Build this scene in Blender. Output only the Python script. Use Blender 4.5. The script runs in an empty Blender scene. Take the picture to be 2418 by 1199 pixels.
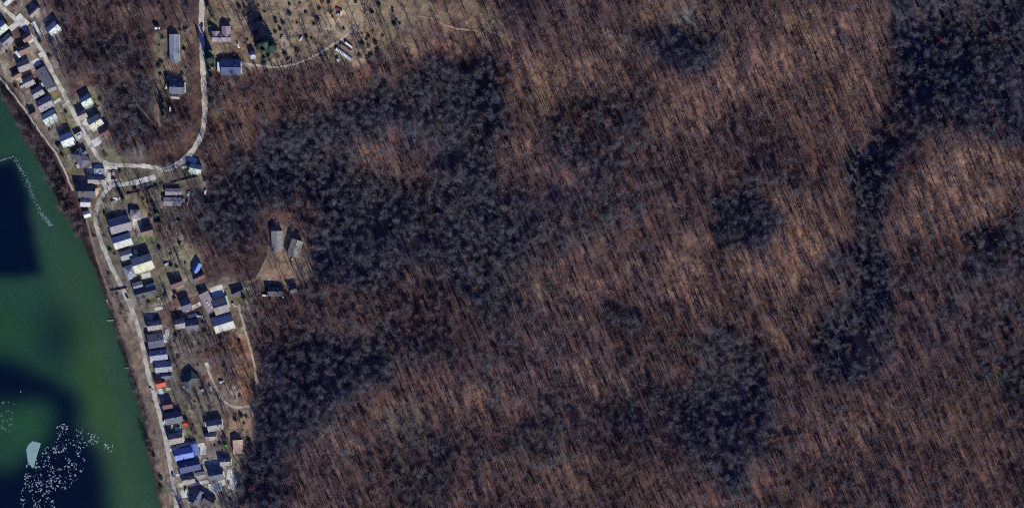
import bpy, math, random
import numpy as np
from mathutils import Vector, Matrix, noise as mnoise
sc = bpy.context.scene
col = sc.collection
R = math.radians
# ------------------------------------------------------------------ camera
H = 4000.0                      # metres above the river
S = 0.4                         # metres on the ground per map unit
W0, H0 = 2418, 1199
cd = bpy.data.cameras.new('survey_camera')
cd.sensor_width = 36; cd.lens = 36 * H / (W0 * S)
cd.clip_start = 10; cd.clip_end = 60000
cam = bpy.data.objects.new('survey_camera', cd); col.objects.link(cam)
cam.location = (0, 0, H); sc.camera = cam
# ------------------------------------------------------------------ sky, sun, exposure
EL, AZ = 27.0, 23.0             # low winter sun in the south-south-east
sd = Vector((math.cos(R(EL)) * math.sin(R(AZ)), -math.cos(R(EL)) * math.cos(R(AZ)), math.sin(R(EL))))
w = bpy.data.worlds.new('World'); sc.world = w; w.use_nodes = True
nt = w.node_tree; nt.nodes.clear()
sky = nt.nodes.new('ShaderNodeTexSky'); sky.sky_type = 'NISHITA'; sky.sun_disc = False
sky.sun_elevation = R(EL); sky.sun_rotation = math.atan2(sd.x, sd.y); sky.altitude = 200
sky.air_density = 1.0; sky.dust_density = 0.3; sky.ozone_density = 6.0
bg = nt.nodes.new('ShaderNodeBackground'); bg.inputs[1].default_value = 0.078
tint = nt.nodes.new('ShaderNodeMix'); tint.data_type = 'RGBA'; tint.blend_type = 'MULTIPLY'; tint.inputs[0].default_value = 1; tint.inputs[7].default_value = (.70, .70, 1.32, 1)
out = nt.nodes.new('ShaderNodeOutputWorld')
nt.links.new(sky.outputs[0], tint.inputs[6]); nt.links.new(tint.outputs[2], bg.inputs[0]); nt.links.new(bg.outputs[0], out.inputs[0])
sl = bpy.data.lights.new('sun', 'SUN'); sl.energy = 5.0; sl.angle = R(0.5); sl.color = (1, 0.945, 0.82)
so = bpy.data.objects.new('sun', sl); col.objects.link(so); so.rotation_euler = sd.to_track_quat('Z', 'Y').to_euler()
so.location = (0, 0, 900)
sc.view_settings.view_transform = 'Standard'; sc.view_settings.look = 'None'
sc.view_settings.gamma = 1; sc.view_settings.use_curve_mapping = False
sc.view_settings.exposure = 0.0
sc.cycles.use_denoising = False; sc.cycles.pixel_filter_type = 'BLACKMAN_HARRIS'; sc.cycles.filter_width = 1.1

random.seed(7); rng = np.random.default_rng(11)
# ------------------------------------------------------------------ helpers
def tag(o, label=None, cat=None, group=None, kind=None):
    if label: o['label'] = label
    if cat: o['category'] = cat
    if group: o['group'] = group
    if kind: o['kind'] = kind
    return o

class MB:
    def __init__(s): s.v = []; s.f = []
    def box(s, cx, cy, cz, sx, sy, sz, M=None):
        b = len(s.v)
        for dz in (-.5, .5):
            for dx, dy in ((-.5, -.5), (.5, -.5), (.5, .5), (-.5, .5)):
                p = Vector((cx + dx * sx, cy + dy * sy, cz + dz * sz))
                s.v.append(tuple(M @ p if M else p))
        for q in ((3, 2, 1, 0), (4, 5, 6, 7), (0, 1, 5, 4), (1, 2, 6, 5), (2, 3, 7, 6), (3, 0, 4, 7)):
            s.f.append(tuple(b + i for i in q))
        return s
    def cone(s, p0, p1, r0, r1, n=5, cap=False):
        p0 = Vector(p0); p1 = Vector(p1); d = (p1 - p0)
        if d.length < 1e-6: return s
        d.normalize(); a = d.orthogonal().normalized(); c = d.cross(a); b = len(s.v)
        for p, r in ((p0, r0), (p1, r1)):
            for i in range(n):
                t = 2 * math.pi * i / n
                s.v.append(tuple(p + (a * math.cos(t) + c * math.sin(t)) * r))
        for i in range(n):
            j = (i + 1) % n
            s.f.append((b + i, b + j, b + n + j, b + n + i))
        if cap:
            s.f.append(tuple(b + n + i for i in range(n))); s.f.append(tuple(b + i for i in reversed(range(n))))
        return s
    def poly(s, pts):
        b = len(s.v); s.v += [tuple(p) for p in pts]; s.f.append(tuple(range(b, b + len(pts)))); return s
    def mesh(s, name, m):
        me = bpy.data.meshes.new(name); me.from_pydata(s.v, [], s.f); me.update()
        if m: me.materials.append(m)
        return me
    def build(s, name, m, parent=None, link=True):
        o = bpy.data.objects.new(name, s.mesh(name, m))
        if link: col.objects.link(o)
        if parent: o.parent = parent
        return o

def put(name, me, parent=None, loc=(0, 0, 0), rz=0, sc_=(1, 1, 1)):
    o = bpy.data.objects.new(name, me); col.objects.link(o); o.parent = parent
    o.location = loc; o.rotation_euler = (0, 0, rz); o.scale = sc_
    return o
def empty(name, loc, rz=0):
    o = bpy.data.objects.new(name, None); col.objects.link(o); o.location = loc
    o.rotation_euler = (0, 0, rz); o.empty_display_size = 1; return o

def mat(name, rgb, rough=0.85, spec=0.3, var=0.0, scale=1.0, metal=0.0, attr=False, bump=0.0, bscale=3.0, rgb2=None, stretch=None):
    m = bpy.data.materials.new(name); m.use_nodes = True; n = m.node_tree.nodes; l = m.node_tree.links
    b = n['Principled BSDF']; b.inputs['Roughness'].default_value = rough
    b.inputs['Specular IOR Level'].default_value = spec; b.inputs['Metallic'].default_value = metal
    g = n.new('ShaderNodeNewGeometry') if False else n.new('ShaderNodeTexCoord')
    co = g.outputs['Object']
    if stretch:
        mp = n.new('ShaderNodeMapping'); mp.inputs['Scale'].default_value = stretch
        l.new(co, mp.inputs[0]); co = mp.outputs[0]
    src = None
    if attr:
        a = n.new('ShaderNodeVertexColor'); a.layer_name = 'Col'; src = a.outputs[0]
    else:
        c = n.new('ShaderNodeRGB'); c.outputs[0].default_value = (*rgb, 1); src = c.outputs[0]
    if var > 0:
        t = n.new('ShaderNodeTexNoise'); t.inputs['Scale'].default_value = scale; t.inputs['Detail'].default_value = 6
        t.inputs['Roughness'].default_value = 0.7; l.new(co, t.inputs['Vector'])
        r = n.new('ShaderNodeMapRange'); r.inputs[1].default_value = 0.25; r.inputs[2].default_value = 0.75
        r.inputs[3].default_value = 1 - var; r.inputs[4].default_value = 1 + var; l.new(t.outputs[0], r.inputs[0])
        x = n.new('ShaderNodeMix'); x.data_type = 'RGBA'; x.blend_type = 'MULTIPLY'; x.inputs[0].default_value = 1
        l.new(src, x.inputs[6]); l.new(r.outputs[0], x.inputs[7]); src = x.outputs[2]
        if rgb2:
            t2 = n.new('ShaderNodeTexNoise'); t2.inputs['Scale'].default_value = scale * 0.35; t2.inputs['Detail'].default_value = 4
            l.new(co, t2.inputs['Vector'])
            r2 = n.new('ShaderNodeMapRange'); r2.inputs[1].default_value = 0.5; r2.inputs[2].default_value = 0.62; l.new(t2.outputs[0], r2.inputs[0])
            y = n.new('ShaderNodeMix'); y.data_type = 'RGBA'; l.new(r2.outputs[0], y.inputs[0]); l.new(src, y.inputs[6]); y.inputs[7].default_value = (*rgb2, 1)
            src = y.outputs[2]
    l.new(src, b.inputs['Base Color'])
    if bump > 0:
        t = n.new('ShaderNodeTexNoise'); t.inputs['Scale'].default_value = bscale; t.inputs['Detail'].default_value = 5; l.new(co, t.inputs['Vector'])
        bu = n.new('ShaderNodeBump'); bu.inputs['Strength'].default_value = bump; bu.inputs['Distance'].default_value = 0.5
        l.new(t.outputs[0], bu.inputs['Height']); l.new(bu.outputs[0], b.inputs['Normal'])
    return m

# ------------------------------------------------------------------ map rasters (12-unit and 3-unit grids)
MX0, MX1, MY0, MY1 = -300, 2718, -300, 1500
def vnoise(ny, nx, cell, seed):
    r = np.random.default_rng(seed)
    gy, gx = int(ny / cell) + 3, int(nx / cell) + 3
    g = r.random((gy, gx))
    y = np.arange(ny) / cell; x = np.arange(nx) / cell
    yi = y.astype(int); xi = x.astype(int); fy = y - yi; fx = x - xi
    fy = (fy * fy * (3 - 2 * fy))[:, None]; fx = (fx * fx * (3 - 2 * fx))[None, :]
    a = g[np.ix_(yi, xi)]; b = g[np.ix_(yi, xi + 1)]; c = g[np.ix_(yi + 1, xi)]; d = g[np.ix_(yi + 1, xi + 1)]
    return (a * (1 - fx) + b * fx) * (1 - fy) + (c * (1 - fx) + d * fx) * fy
def fnoise(ny, nx, cell, seed, octs=4, gain=0.55):
    t = 0; a = 1; s = 0
    for i in range(octs):
        t = t + a * (vnoise(ny, nx, max(cell / 2 ** i, 1.01), seed + i) - .5) * 2; s += a; a *= gain
    return t / s * 1.6
def blur(a, r):
    r = int(r)
    if r < 1: return a
    for _ in range(2):
        for ax in (0, 1):
            p = [(0, 0), (0, 0)]; p[ax] = (r + 1, r)
            c = np.cumsum(np.pad(a, p, mode='edge'), axis=ax)
            n = a.shape[ax]
            a = (np.take(c, np.arange(2 * r + 1, 2 * r + 1 + n), axis=ax) - np.take(c, np.arange(0, n), axis=ax)) / (2 * r + 1)
    return a
class Grid:
    def __init__(s, step):
        s.step = step; s.x = np.arange(MX0, MX1 + .1, step); s.y = np.arange(MY0, MY1 + .1, step)
        s.nx = len(s.x); s.ny = len(s.y); s.X, s.Y = np.meshgrid(s.x, s.y)
    def poly(s, pts, feather=0, wob=0, seed=1):
        X, Y = s.X, s.Y
        if wob:
            X = X + wob * fnoise(s.ny, s.nx, 45 / s.step, seed, 3); Y = Y + wob * fnoise(s.ny, s.nx, 45 / s.step, seed + 50, 3)
        ins = np.zeros(X.shape, bool); n = len(pts)
        for i in range(n):
            x0, y0 = pts[i]; x1, y1 = pts[(i + 1) % n]
            if y0 == y1: continue
            c = (y0 > Y) != (y1 > Y)
            ins ^= c & (X < (x1 - x0) * (Y - y0) / (y1 - y0) + x0)
        return blur(ins.astype(float), feather / s.step / 2)
    def ell(s, cx, cy, rx, ry, a=0, p=1.0):
        c, q = math.cos(R(a)), math.sin(R(a)); dx = s.X - cx; dy = s.Y - cy
        u = (dx * c + dy * q) / rx; v = (-dx * q + dy * c) / ry
        return np.exp(-((u * u + v * v) ** p))
    def sample(s, A, x, y):
        fx = np.clip((np.asarray(x, float) - MX0) / s.step, 0, s.nx - 1.001); fy = np.clip((np.asarray(y, float) - MY0) / s.step, 0, s.ny - 1.001)
        ix = fx.astype(int); iy = fy.astype(int); fx = fx - ix; fy = fy - iy
        return (A[iy, ix] * (1 - fx) + A[iy, ix + 1] * fx) * (1 - fy) + (A[iy + 1, ix] * (1 - fx) + A[iy + 1, ix + 1] * fx) * fy

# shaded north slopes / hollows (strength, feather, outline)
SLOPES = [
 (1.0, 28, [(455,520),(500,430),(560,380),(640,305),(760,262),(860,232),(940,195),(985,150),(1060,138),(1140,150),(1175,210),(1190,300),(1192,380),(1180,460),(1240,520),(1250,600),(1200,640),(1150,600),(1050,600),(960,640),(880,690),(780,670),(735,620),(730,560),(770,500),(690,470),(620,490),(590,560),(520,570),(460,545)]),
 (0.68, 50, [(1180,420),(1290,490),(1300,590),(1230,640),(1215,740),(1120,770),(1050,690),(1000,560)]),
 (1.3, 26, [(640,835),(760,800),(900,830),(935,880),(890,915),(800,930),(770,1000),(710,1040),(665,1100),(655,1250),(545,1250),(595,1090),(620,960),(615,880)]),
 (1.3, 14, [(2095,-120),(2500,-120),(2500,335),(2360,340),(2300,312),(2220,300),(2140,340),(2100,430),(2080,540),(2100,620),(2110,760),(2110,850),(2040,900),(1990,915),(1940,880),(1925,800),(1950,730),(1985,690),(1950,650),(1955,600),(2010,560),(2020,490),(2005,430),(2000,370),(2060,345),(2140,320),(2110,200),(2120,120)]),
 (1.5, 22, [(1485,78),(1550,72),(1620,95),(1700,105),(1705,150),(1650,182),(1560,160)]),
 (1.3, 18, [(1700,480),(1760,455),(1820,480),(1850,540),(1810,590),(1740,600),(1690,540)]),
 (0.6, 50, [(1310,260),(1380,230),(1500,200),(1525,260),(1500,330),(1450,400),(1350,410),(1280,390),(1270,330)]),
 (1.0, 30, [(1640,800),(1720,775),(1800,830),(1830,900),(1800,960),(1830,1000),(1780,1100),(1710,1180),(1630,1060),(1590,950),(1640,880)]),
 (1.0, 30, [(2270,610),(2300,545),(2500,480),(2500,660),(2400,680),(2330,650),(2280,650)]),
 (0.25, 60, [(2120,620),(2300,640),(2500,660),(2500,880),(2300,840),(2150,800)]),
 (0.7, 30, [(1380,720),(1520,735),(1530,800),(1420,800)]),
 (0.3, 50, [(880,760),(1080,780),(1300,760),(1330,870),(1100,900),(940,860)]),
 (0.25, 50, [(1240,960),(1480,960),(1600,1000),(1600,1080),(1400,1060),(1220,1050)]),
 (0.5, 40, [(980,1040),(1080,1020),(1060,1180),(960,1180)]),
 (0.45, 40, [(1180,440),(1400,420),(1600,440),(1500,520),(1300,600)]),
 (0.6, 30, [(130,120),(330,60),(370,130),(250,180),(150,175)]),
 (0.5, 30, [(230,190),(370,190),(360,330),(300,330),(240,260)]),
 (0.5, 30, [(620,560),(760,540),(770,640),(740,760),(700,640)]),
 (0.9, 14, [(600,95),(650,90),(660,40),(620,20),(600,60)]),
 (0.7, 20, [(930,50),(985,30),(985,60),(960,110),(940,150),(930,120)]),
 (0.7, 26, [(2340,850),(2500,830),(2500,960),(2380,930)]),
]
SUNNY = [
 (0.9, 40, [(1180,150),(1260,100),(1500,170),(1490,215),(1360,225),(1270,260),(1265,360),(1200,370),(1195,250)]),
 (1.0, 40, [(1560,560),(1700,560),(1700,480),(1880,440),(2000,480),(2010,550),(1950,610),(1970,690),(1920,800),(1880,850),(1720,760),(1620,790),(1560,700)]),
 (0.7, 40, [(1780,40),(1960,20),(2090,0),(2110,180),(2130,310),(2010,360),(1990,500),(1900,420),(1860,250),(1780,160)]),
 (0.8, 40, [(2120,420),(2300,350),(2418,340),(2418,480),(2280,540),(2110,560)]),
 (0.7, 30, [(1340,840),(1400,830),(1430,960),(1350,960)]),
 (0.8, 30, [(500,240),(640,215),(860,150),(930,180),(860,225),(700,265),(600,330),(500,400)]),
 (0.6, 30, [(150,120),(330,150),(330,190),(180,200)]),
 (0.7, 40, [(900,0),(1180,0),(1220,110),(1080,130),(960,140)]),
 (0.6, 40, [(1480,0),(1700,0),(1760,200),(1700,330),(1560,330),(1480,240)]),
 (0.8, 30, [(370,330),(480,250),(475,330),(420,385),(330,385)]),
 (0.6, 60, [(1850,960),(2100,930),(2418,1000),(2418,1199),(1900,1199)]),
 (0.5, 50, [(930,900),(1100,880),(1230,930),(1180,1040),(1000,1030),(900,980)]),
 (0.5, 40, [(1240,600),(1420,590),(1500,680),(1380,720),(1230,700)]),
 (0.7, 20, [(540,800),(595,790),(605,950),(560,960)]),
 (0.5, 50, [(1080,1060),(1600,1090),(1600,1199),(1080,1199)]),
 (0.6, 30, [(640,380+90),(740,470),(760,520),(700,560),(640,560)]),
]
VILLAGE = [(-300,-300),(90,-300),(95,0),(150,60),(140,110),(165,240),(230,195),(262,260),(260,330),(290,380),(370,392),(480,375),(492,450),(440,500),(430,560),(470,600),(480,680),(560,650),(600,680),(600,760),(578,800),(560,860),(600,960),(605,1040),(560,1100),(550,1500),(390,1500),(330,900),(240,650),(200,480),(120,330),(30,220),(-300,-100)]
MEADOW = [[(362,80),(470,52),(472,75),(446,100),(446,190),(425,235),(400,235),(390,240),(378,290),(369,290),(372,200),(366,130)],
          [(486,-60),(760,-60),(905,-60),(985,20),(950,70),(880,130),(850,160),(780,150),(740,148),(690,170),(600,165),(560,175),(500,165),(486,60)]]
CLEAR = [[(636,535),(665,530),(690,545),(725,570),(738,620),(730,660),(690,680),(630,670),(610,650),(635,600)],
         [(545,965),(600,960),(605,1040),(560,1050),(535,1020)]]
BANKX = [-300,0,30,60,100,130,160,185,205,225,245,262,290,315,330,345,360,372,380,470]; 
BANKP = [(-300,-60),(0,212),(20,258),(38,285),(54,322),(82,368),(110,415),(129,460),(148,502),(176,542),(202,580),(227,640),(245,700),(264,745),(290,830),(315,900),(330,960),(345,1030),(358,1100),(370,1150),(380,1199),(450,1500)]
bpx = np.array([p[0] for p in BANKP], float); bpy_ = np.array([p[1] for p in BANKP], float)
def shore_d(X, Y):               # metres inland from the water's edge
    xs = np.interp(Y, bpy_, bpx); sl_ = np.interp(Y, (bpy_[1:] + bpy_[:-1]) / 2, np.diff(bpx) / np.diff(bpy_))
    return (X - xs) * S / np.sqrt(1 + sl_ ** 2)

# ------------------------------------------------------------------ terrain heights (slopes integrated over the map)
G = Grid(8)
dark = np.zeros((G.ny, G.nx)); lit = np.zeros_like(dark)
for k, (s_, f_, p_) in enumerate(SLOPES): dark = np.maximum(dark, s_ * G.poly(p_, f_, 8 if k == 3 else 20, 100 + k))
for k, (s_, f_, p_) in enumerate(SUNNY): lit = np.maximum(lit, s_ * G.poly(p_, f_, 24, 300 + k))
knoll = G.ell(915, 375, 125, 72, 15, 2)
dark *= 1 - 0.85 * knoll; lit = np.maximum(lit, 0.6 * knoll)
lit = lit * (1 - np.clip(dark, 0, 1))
vil = np.clip(G.poly(VILLAGE, 20) + sum(G.poly(p, 20) for p in MEADOW), 0, 1)
d_sh = shore_d(G.X, G.Y)
h0 = np.where(d_sh < 0, np.maximum(-4, d_sh * .35), np.minimum(5, d_sh * .42)) + np.clip(d_sh - 12, 0, 1e9) * .035 * (d_sh < 140) + (d_sh >= 140) * 128 * .035
nz = fnoise(G.ny, G.nx, 20, 5, 5, .7)
g = 0.02 + 0.26 * lit - 0.33 * dark + 0.36 * nz * (1 - .55 * np.clip(dark, 0, 1))
g = np.where(vil > .5, 0.03, g)
mu = np.where(d_sh < 30, 3.0, np.where(vil > .5, .02, 1e-5))
ua, ub = -math.sin(R(AZ)), -math.cos(R(AZ))       # direction the shadows fall, map x / map y (down)
cell = 8 * S
def Dx(h): return ((h[1:, 1:] - h[1:, :-1]) + (h[:-1, 1:] - h[:-1, :-1])) / (2 * cell)
def Dy(h): return ((h[1:, 1:] - h[:-1, 1:]) + (h[1:, :-1] - h[:-1, :-1])) / (2 * cell)
def DxT(r):
    o = np.zeros((G.ny, G.nx)); r = r / (2 * cell); o[1:, 1:] += r; o[1:, :-1] -= r; o[:-1, 1:] += r; o[:-1, :-1] -= r; return o
def DyT(r):
    o = np.zeros((G.ny, G.nx)); r = r / (2 * cell); o[1:, 1:] += r; o[:-1, 1:] -= r; o[1:, :-1] += r; o[:-1, :-1] -= r; return o
LAM = 0.10
def Aop(h):
    a, b = Dx(h), Dy(h); u = ua * a + ub * b; v = -ub * a + ua * b
    return DxT(ua * u - ub * v * LAM) + DyT(ub * u + ua * v * LAM) + mu * h
gc = (g[1:, 1:] + g[:-1, :-1] + g[1:, :-1] + g[:-1, 1:]) / 4
rhs = DxT(ua * gc) + DyT(ub * gc) + mu * h0
hh = h0.copy(); r_ = rhs - Aop(hh); p_ = r_.copy(); rs = (r_ * r_).sum()
for it in range(1100):
    Ap = Aop(p_); al = rs / (p_ * Ap).sum(); hh += al * p_; r_ -= al * Ap; rn = (r_ * r_).sum(); p_ = r_ + rn / rs * p_; rs = rn
hh = blur(hh, 1)
print('TERRAIN', hh.min(), hh.max())
F = Grid(3)
t_ = G.sample(hh, F.X, F.Y)
HF = blur(t_, 2) + 0.5 * fnoise(F.ny, F.nx, 12, 61, 3) * np.clip(shore_d(F.X, F.Y) / 60, 0, 1)
dF = shore_d(F.X + 3 * fnoise(F.ny, F.nx, 10, 62, 3), F.Y)
bank = np.where(dF < 0, np.maximum(-4, dF * .35), np.minimum(5, dF * .42)) + np.clip(dF - 12, 0, 1e9) * .035
wb = np.clip((dF - 14) / 14, 0, 1); wb = wb * wb * (3 - 2 * wb)
HF = bank * (1 - wb) + np.maximum(HF, 1.5) * wb
def hz(x, y): return F.sample(HF, x, y)
def P(x, y, dz=0.0):             # map position -> world point on the terrain
    z = float(hz(x, y)); k = 1 - z / H
    return Vector(((x - W0 / 2) * S * k, (H0 / 2 - y) * S * k, z + dz))
def PN(x, y):
    z = hz(x, y); k = 1 - z / H
    return (x - W0 / 2) * S * k, (H0 / 2 - y) * S * k, z

# ------------------------------------------------------------------ ground colour
def c3(*c): return np.array(c)
def mixm(A, c, m): return A * (1 - m[..., None]) + np.asarray(c) * m[..., None]
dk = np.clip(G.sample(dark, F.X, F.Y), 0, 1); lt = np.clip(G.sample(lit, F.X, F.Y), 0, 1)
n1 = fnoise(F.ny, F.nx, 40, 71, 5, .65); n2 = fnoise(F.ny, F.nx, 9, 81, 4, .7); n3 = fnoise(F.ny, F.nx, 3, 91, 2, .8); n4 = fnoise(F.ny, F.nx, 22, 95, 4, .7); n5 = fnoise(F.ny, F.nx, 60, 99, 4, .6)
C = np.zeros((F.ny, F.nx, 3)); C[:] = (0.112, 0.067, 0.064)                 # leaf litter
C = mixm(C, (0.29, 0.162, 0.112), np.clip(lt * (.6 + .9 * n4) + .25 * n2, 0, 1))  # sunlit slopes painted lighter and more orange, broken up by noise
C = mixm(C, (0.074, 0.060, 0.078), np.clip(dk * .8 + .6 * n1 * (1 - lt) + .35 * n2, 0, 1))   # slope shade painted into the litter, plus random purple-grey blotches
C = mixm(C, (0.21, 0.16, 0.11), np.clip(n4 * 1.4 - .6 + .4 * n2, 0, .7) * (1 - dk))
C = mixm(C, (0.24, 0.105, 0.070), np.clip(n1 * 1.2 - .3 + .6 * n2, 0, .5) * (1 - dk))
vilF = F.poly(VILLAGE, 14, 8, 7); mead = [F.poly(p, 10, 6, 8 + i) for i, p in enumerate(MEADOW)]; clr = [F.poly(p, 10, 5, 18 + i) for i, p in enumerate(CLEAR)]
C = mixm(C, (0.225, 0.200, 0.165), vilF)
C = mixm(C, (0.19, 0.19, 0.095), vilF * np.clip(n4 * 1.3 - .05, 0, .7))
C = mixm(C, (0.17, 0.10, 0.08), vilF * np.clip(n1 * 1.6 - .1, 0, .8))
C = mixm(C, (0.42, 0.40, 0.32), vilF * np.clip(n2 * 1.6 - .45, 0, .7))
for m in mead:
    C = mixm(C, (0.245, 0.190, 0.132), m); C = mixm(C, (0.19, 0.17, 0.11), m * np.clip(n4 + .2, 0, .8)); C = mixm(C, (0.15, 0.085, 0.06), m * np.clip(n2 * 1.8 - .2, 0, .85)); C = mixm(C, (0.38, 0.31, 0.21), m * np.clip(n1 * 1.6 - .2 + .5 * n2, 0, .75))
for m in clr: C = mixm(C, (0.31, 0.23, 0.16), m); C = mixm(C, (0.20, 0.12, 0.085), m * np.clip(n2 * 1.4 - .1, 0, .7))
C = mixm(C, (0.40, 0.27, 0.15), F.ell(790, 10, 75, 34, 12, 2) * np.clip(.9 + .5 * n2, 0, 1))
C = mixm(C, (0.40, 0.31, 0.21), F.ell(835, 40, 34, 50, 10, 2) * .8)
C = mixm(C, (0.20, 0.155, 0.105), F.poly([(900,-40),(1120,-40),(1200,80),(1060,120),(960,140),(900,110)], 40, 16, 33) * np.clip(.3 + .9 * n4 + .4 * n2, 0, .8))
C = mixm(C, (0.20, 0.20, 0.115), F.poly([(420,560),(470,590),(480,650),(400,650),(380,600)], 16, 8, 35) * .7)
C = mixm(C, (0.16, 0.21, 0.10), F.ell(345, 568, 24, 14, -15, 2) * .9)
C = mixm(C, (0.15, 0.20, 0.09), F.ell(448, 1030, 12, 14, 0, 2)); C = mixm(C, (0.21, 0.19, 0.10), F.ell(130, 222, 16, 16, 0, 2))
C = mixm(C, (0.23, 0.215, 0.12), F.poly([(160,255),(182,300),(188,320),(176,325),(140,290),(130,280)], 8, 4, 36)); C = mixm(C, (0.22, 0.20, 0.12), F.poly([(130,345),(165,385),(190,400),(180,415),(155,410)], 8, 4, 37))
C = mixm(C, (0.24, 0.21, 0.12), F.ell(340, 478, 28, 34, 0, 2)); C = mixm(C, (0.20, 0.21, 0.13), F.poly([(245,352),(262,345),(300,385),(250,382)], 8, 4, 38))
C = mixm(C, (0.29, 0.15, 0.085), F.poly([(540,800),(595,785),(606,900),(600,955),(565,955)], 12, 5, 39) * np.clip(.8 + n2 * .5, 0, 1))
C = mixm(C, (0.22, 0.115, 0.075), F.poly([(452,40),(470,40),(474,200),(470,300),(440,345),(455,280),(458,200)], 10, 5, 40) * np.clip(.5 + n2, 0, .8))
C = mixm(C, (0.29, 0.28, 0.24), F.ell(325, 365, 26, 18, 20, 2) * .8); C = mixm(C, (0.30, 0.27, 0.2), F.ell(560, 1115, 14, 34, 0, 2) * .8)
C = mixm(C, (0.45, 0.40, 0.30), F.ell(372, 712, 22, 12, -15, 2) * np.clip(n3 + .4, 0, .8))
C = mixm(C, (0.125, 0.13, 0.11), F.ell(1610, 40, 60, 60, 30, 1.5) * np.clip(.6 + n2, 0, 1)); C = mixm(C, (0.19, 0.18, 0.16), F.ell(1140, 660, 75, 50, 40, 1.5) * np.clip(.6 + n2, 0, 1))
C = mixm(C, (0.15, 0.15, 0.10), F.ell(1740, 510, 40, 30, 0, 1.5) * .8); C = mixm(C, (0.20, 0.185, 0.135), F.ell(950, 985, 60, 40, 0, 1.5) * .6); C = mixm(C, (0.22, 0.19, 0.145), F.ell(830, 800, 60, 30, 10, 1.5) * .6)
for cx_, cy_ in ((1010, 640), (1480, 130), (1990, 85), (1960, 640), (2340, 600), (1390, 890)): C = mixm(C, (0.24, 0.20, 0.15), F.ell(cx_, cy_, 34, 18, 50, 1.2) * np.clip(.3 + n2 + n4, 0, .8))
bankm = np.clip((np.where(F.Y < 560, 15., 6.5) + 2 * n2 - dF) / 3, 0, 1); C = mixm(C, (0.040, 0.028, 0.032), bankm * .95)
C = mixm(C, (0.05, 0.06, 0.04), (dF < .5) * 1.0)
riv = F.poly([(228,600),(262,640),(300,740),(330,810),(345,880),(380,1000),(405,1100),(410,1260),(395,1260),(372,1120),(330,940),(290,810),(262,735)], 10, 5, 41)
C = mixm(C, (0.235, 0.185, 0.135), riv * np.clip(.6 + n2 * .8, 0, 1))
C = C * (1 + .35 * n5)[..., None]; fw = 1 - np.clip(vilF + sum(mead) + sum(clr), 0, 1); C = C * (1 - .13 * fw)[..., None] * (1 - fw[..., None] * np.array([.05, 0, -.04]))
C = C * (1 + .20 * n2 + .34 * n3)[..., None]; 
eb = np.minimum(np.minimum(F.X - MX0, MX1 - F.X), np.minimum(F.Y - MY0, MY1 - F.Y)); eb = np.clip(eb / 150, 0, 1); eb = eb * eb * (3 - 2 * eb)
C = np.clip(C * eb[..., None] + np.array([.085, .055, .055]) * (1 - eb[..., None]), .012, .9)

def axis(a, lo, hi):
    return np.concatenate([lo, a, hi])
ax = axis(F.x, [-60000, -20000, -6000, -2000, -800], [3200, 4500, 9000, 22000, 60000])
ay = axis(F.y, [-60000, -20000, -6000, -2000, -800], [2000, 3300, 8000, 22000, 60000])
XX, YY = np.meshgrid(ax, ay); Z = hz(XX, YY); kk = 1 - Z / H
def grid_mesh(name, X, Y, Zv, Cv, m):
    ny, nx = X.shape; me = bpy.data.meshes.new(name)
    co = np.stack([X, Y, Zv], -1).reshape(-1, 3).astype(np.float32)
    me.vertices.add(len(co)); me.vertices.foreach_set('co', co.ravel())
    i = np.arange(ny * nx).reshape(ny, nx)
    q = np.stack([i[1:, :-1], i[1:, 1:], i[:-1, 1:], i[:-1, :-1]], -1).reshape(-1, 4)
    me.loops.add(q.size); me.loops.foreach_set('vertex_index', q.ravel().astype(np.int32))
    me.polygons.add(len(q)); me.polygons.foreach_set('loop_start', np.arange(0, q.size, 4, dtype=np.int32))
    me.polygons.foreach_set('loop_total', np.full(len(q), 4, np.int32))
    me.polygons.foreach_set('use_smooth', np.ones(len(q), bool))
    me.update(calc_edges=True)
    a = me.color_attributes.new('Col', 'FLOAT_COLOR', 'POINT')
    c = np.ones((ny * nx, 4), np.float32); c[:, :3] = Cv.reshape(-1, 3); a.data.foreach_set('color', c.ravel())
    me.materials.append(m); o = bpy.data.objects.new(name, me); col.objects.link(o); return o
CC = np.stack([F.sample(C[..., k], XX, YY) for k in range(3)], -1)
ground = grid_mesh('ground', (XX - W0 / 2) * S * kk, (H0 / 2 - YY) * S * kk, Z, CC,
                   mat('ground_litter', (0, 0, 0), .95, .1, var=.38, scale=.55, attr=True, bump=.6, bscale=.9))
tag(ground, kind='structure')

# ------------------------------------------------------------------ river
wx = np.concatenate([[-60000, -20000, -6000, -2000, -800], np.arange(-300, 470, 5)])
wy = np.concatenate([[-60000, -20000, -6000, -2000, -800], np.arange(-300, 1501, 5), [2000, 3300, 8000, 22000, 60000]])
WX, WY = np.meshgrid(wx, wy)
GW = Grid(5)
deep = GW.poly([(-300,375),(0,378),(30,366),(48,395),(66,440),(76,500),(86,560),(95,610),(106,650),(60,652),(0,656),(-300,660)], 26, 6, 501)
deep = np.maximum(deep, GW.poly([(-300,820),(0,835),(60,858),(110,880),(165,905),(195,930),(196,980),(190,1010),(230,1050),(240,1100),(255,1150),(262,1260),(-300,1300),(-300,1100),(0,1100),(60,1090),(105,1040),(125,1000),(125,958),(60,950),(-300,960)], 46, 12, 502))
deep = np.maximum(deep, .55 * GW.poly([(-300,560),(60,650),(140,700),(190,860),(160,900),(60,860),(-300,840)], 110, 10, 503) * 0)
deep = np.maximum(deep, .6 * GW.ell(140, 790, 60, 80, 0, 1)); deep = np.maximum(deep, .55 * GW.ell(140, 960, 40, 60, 0, 1))
CW = np.zeros((GW.ny, GW.nx, 3)); CW[:] = (0.020, 0.070, 0.040)
bx = np.interp(GW.Y, bpy_, bpx)
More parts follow.
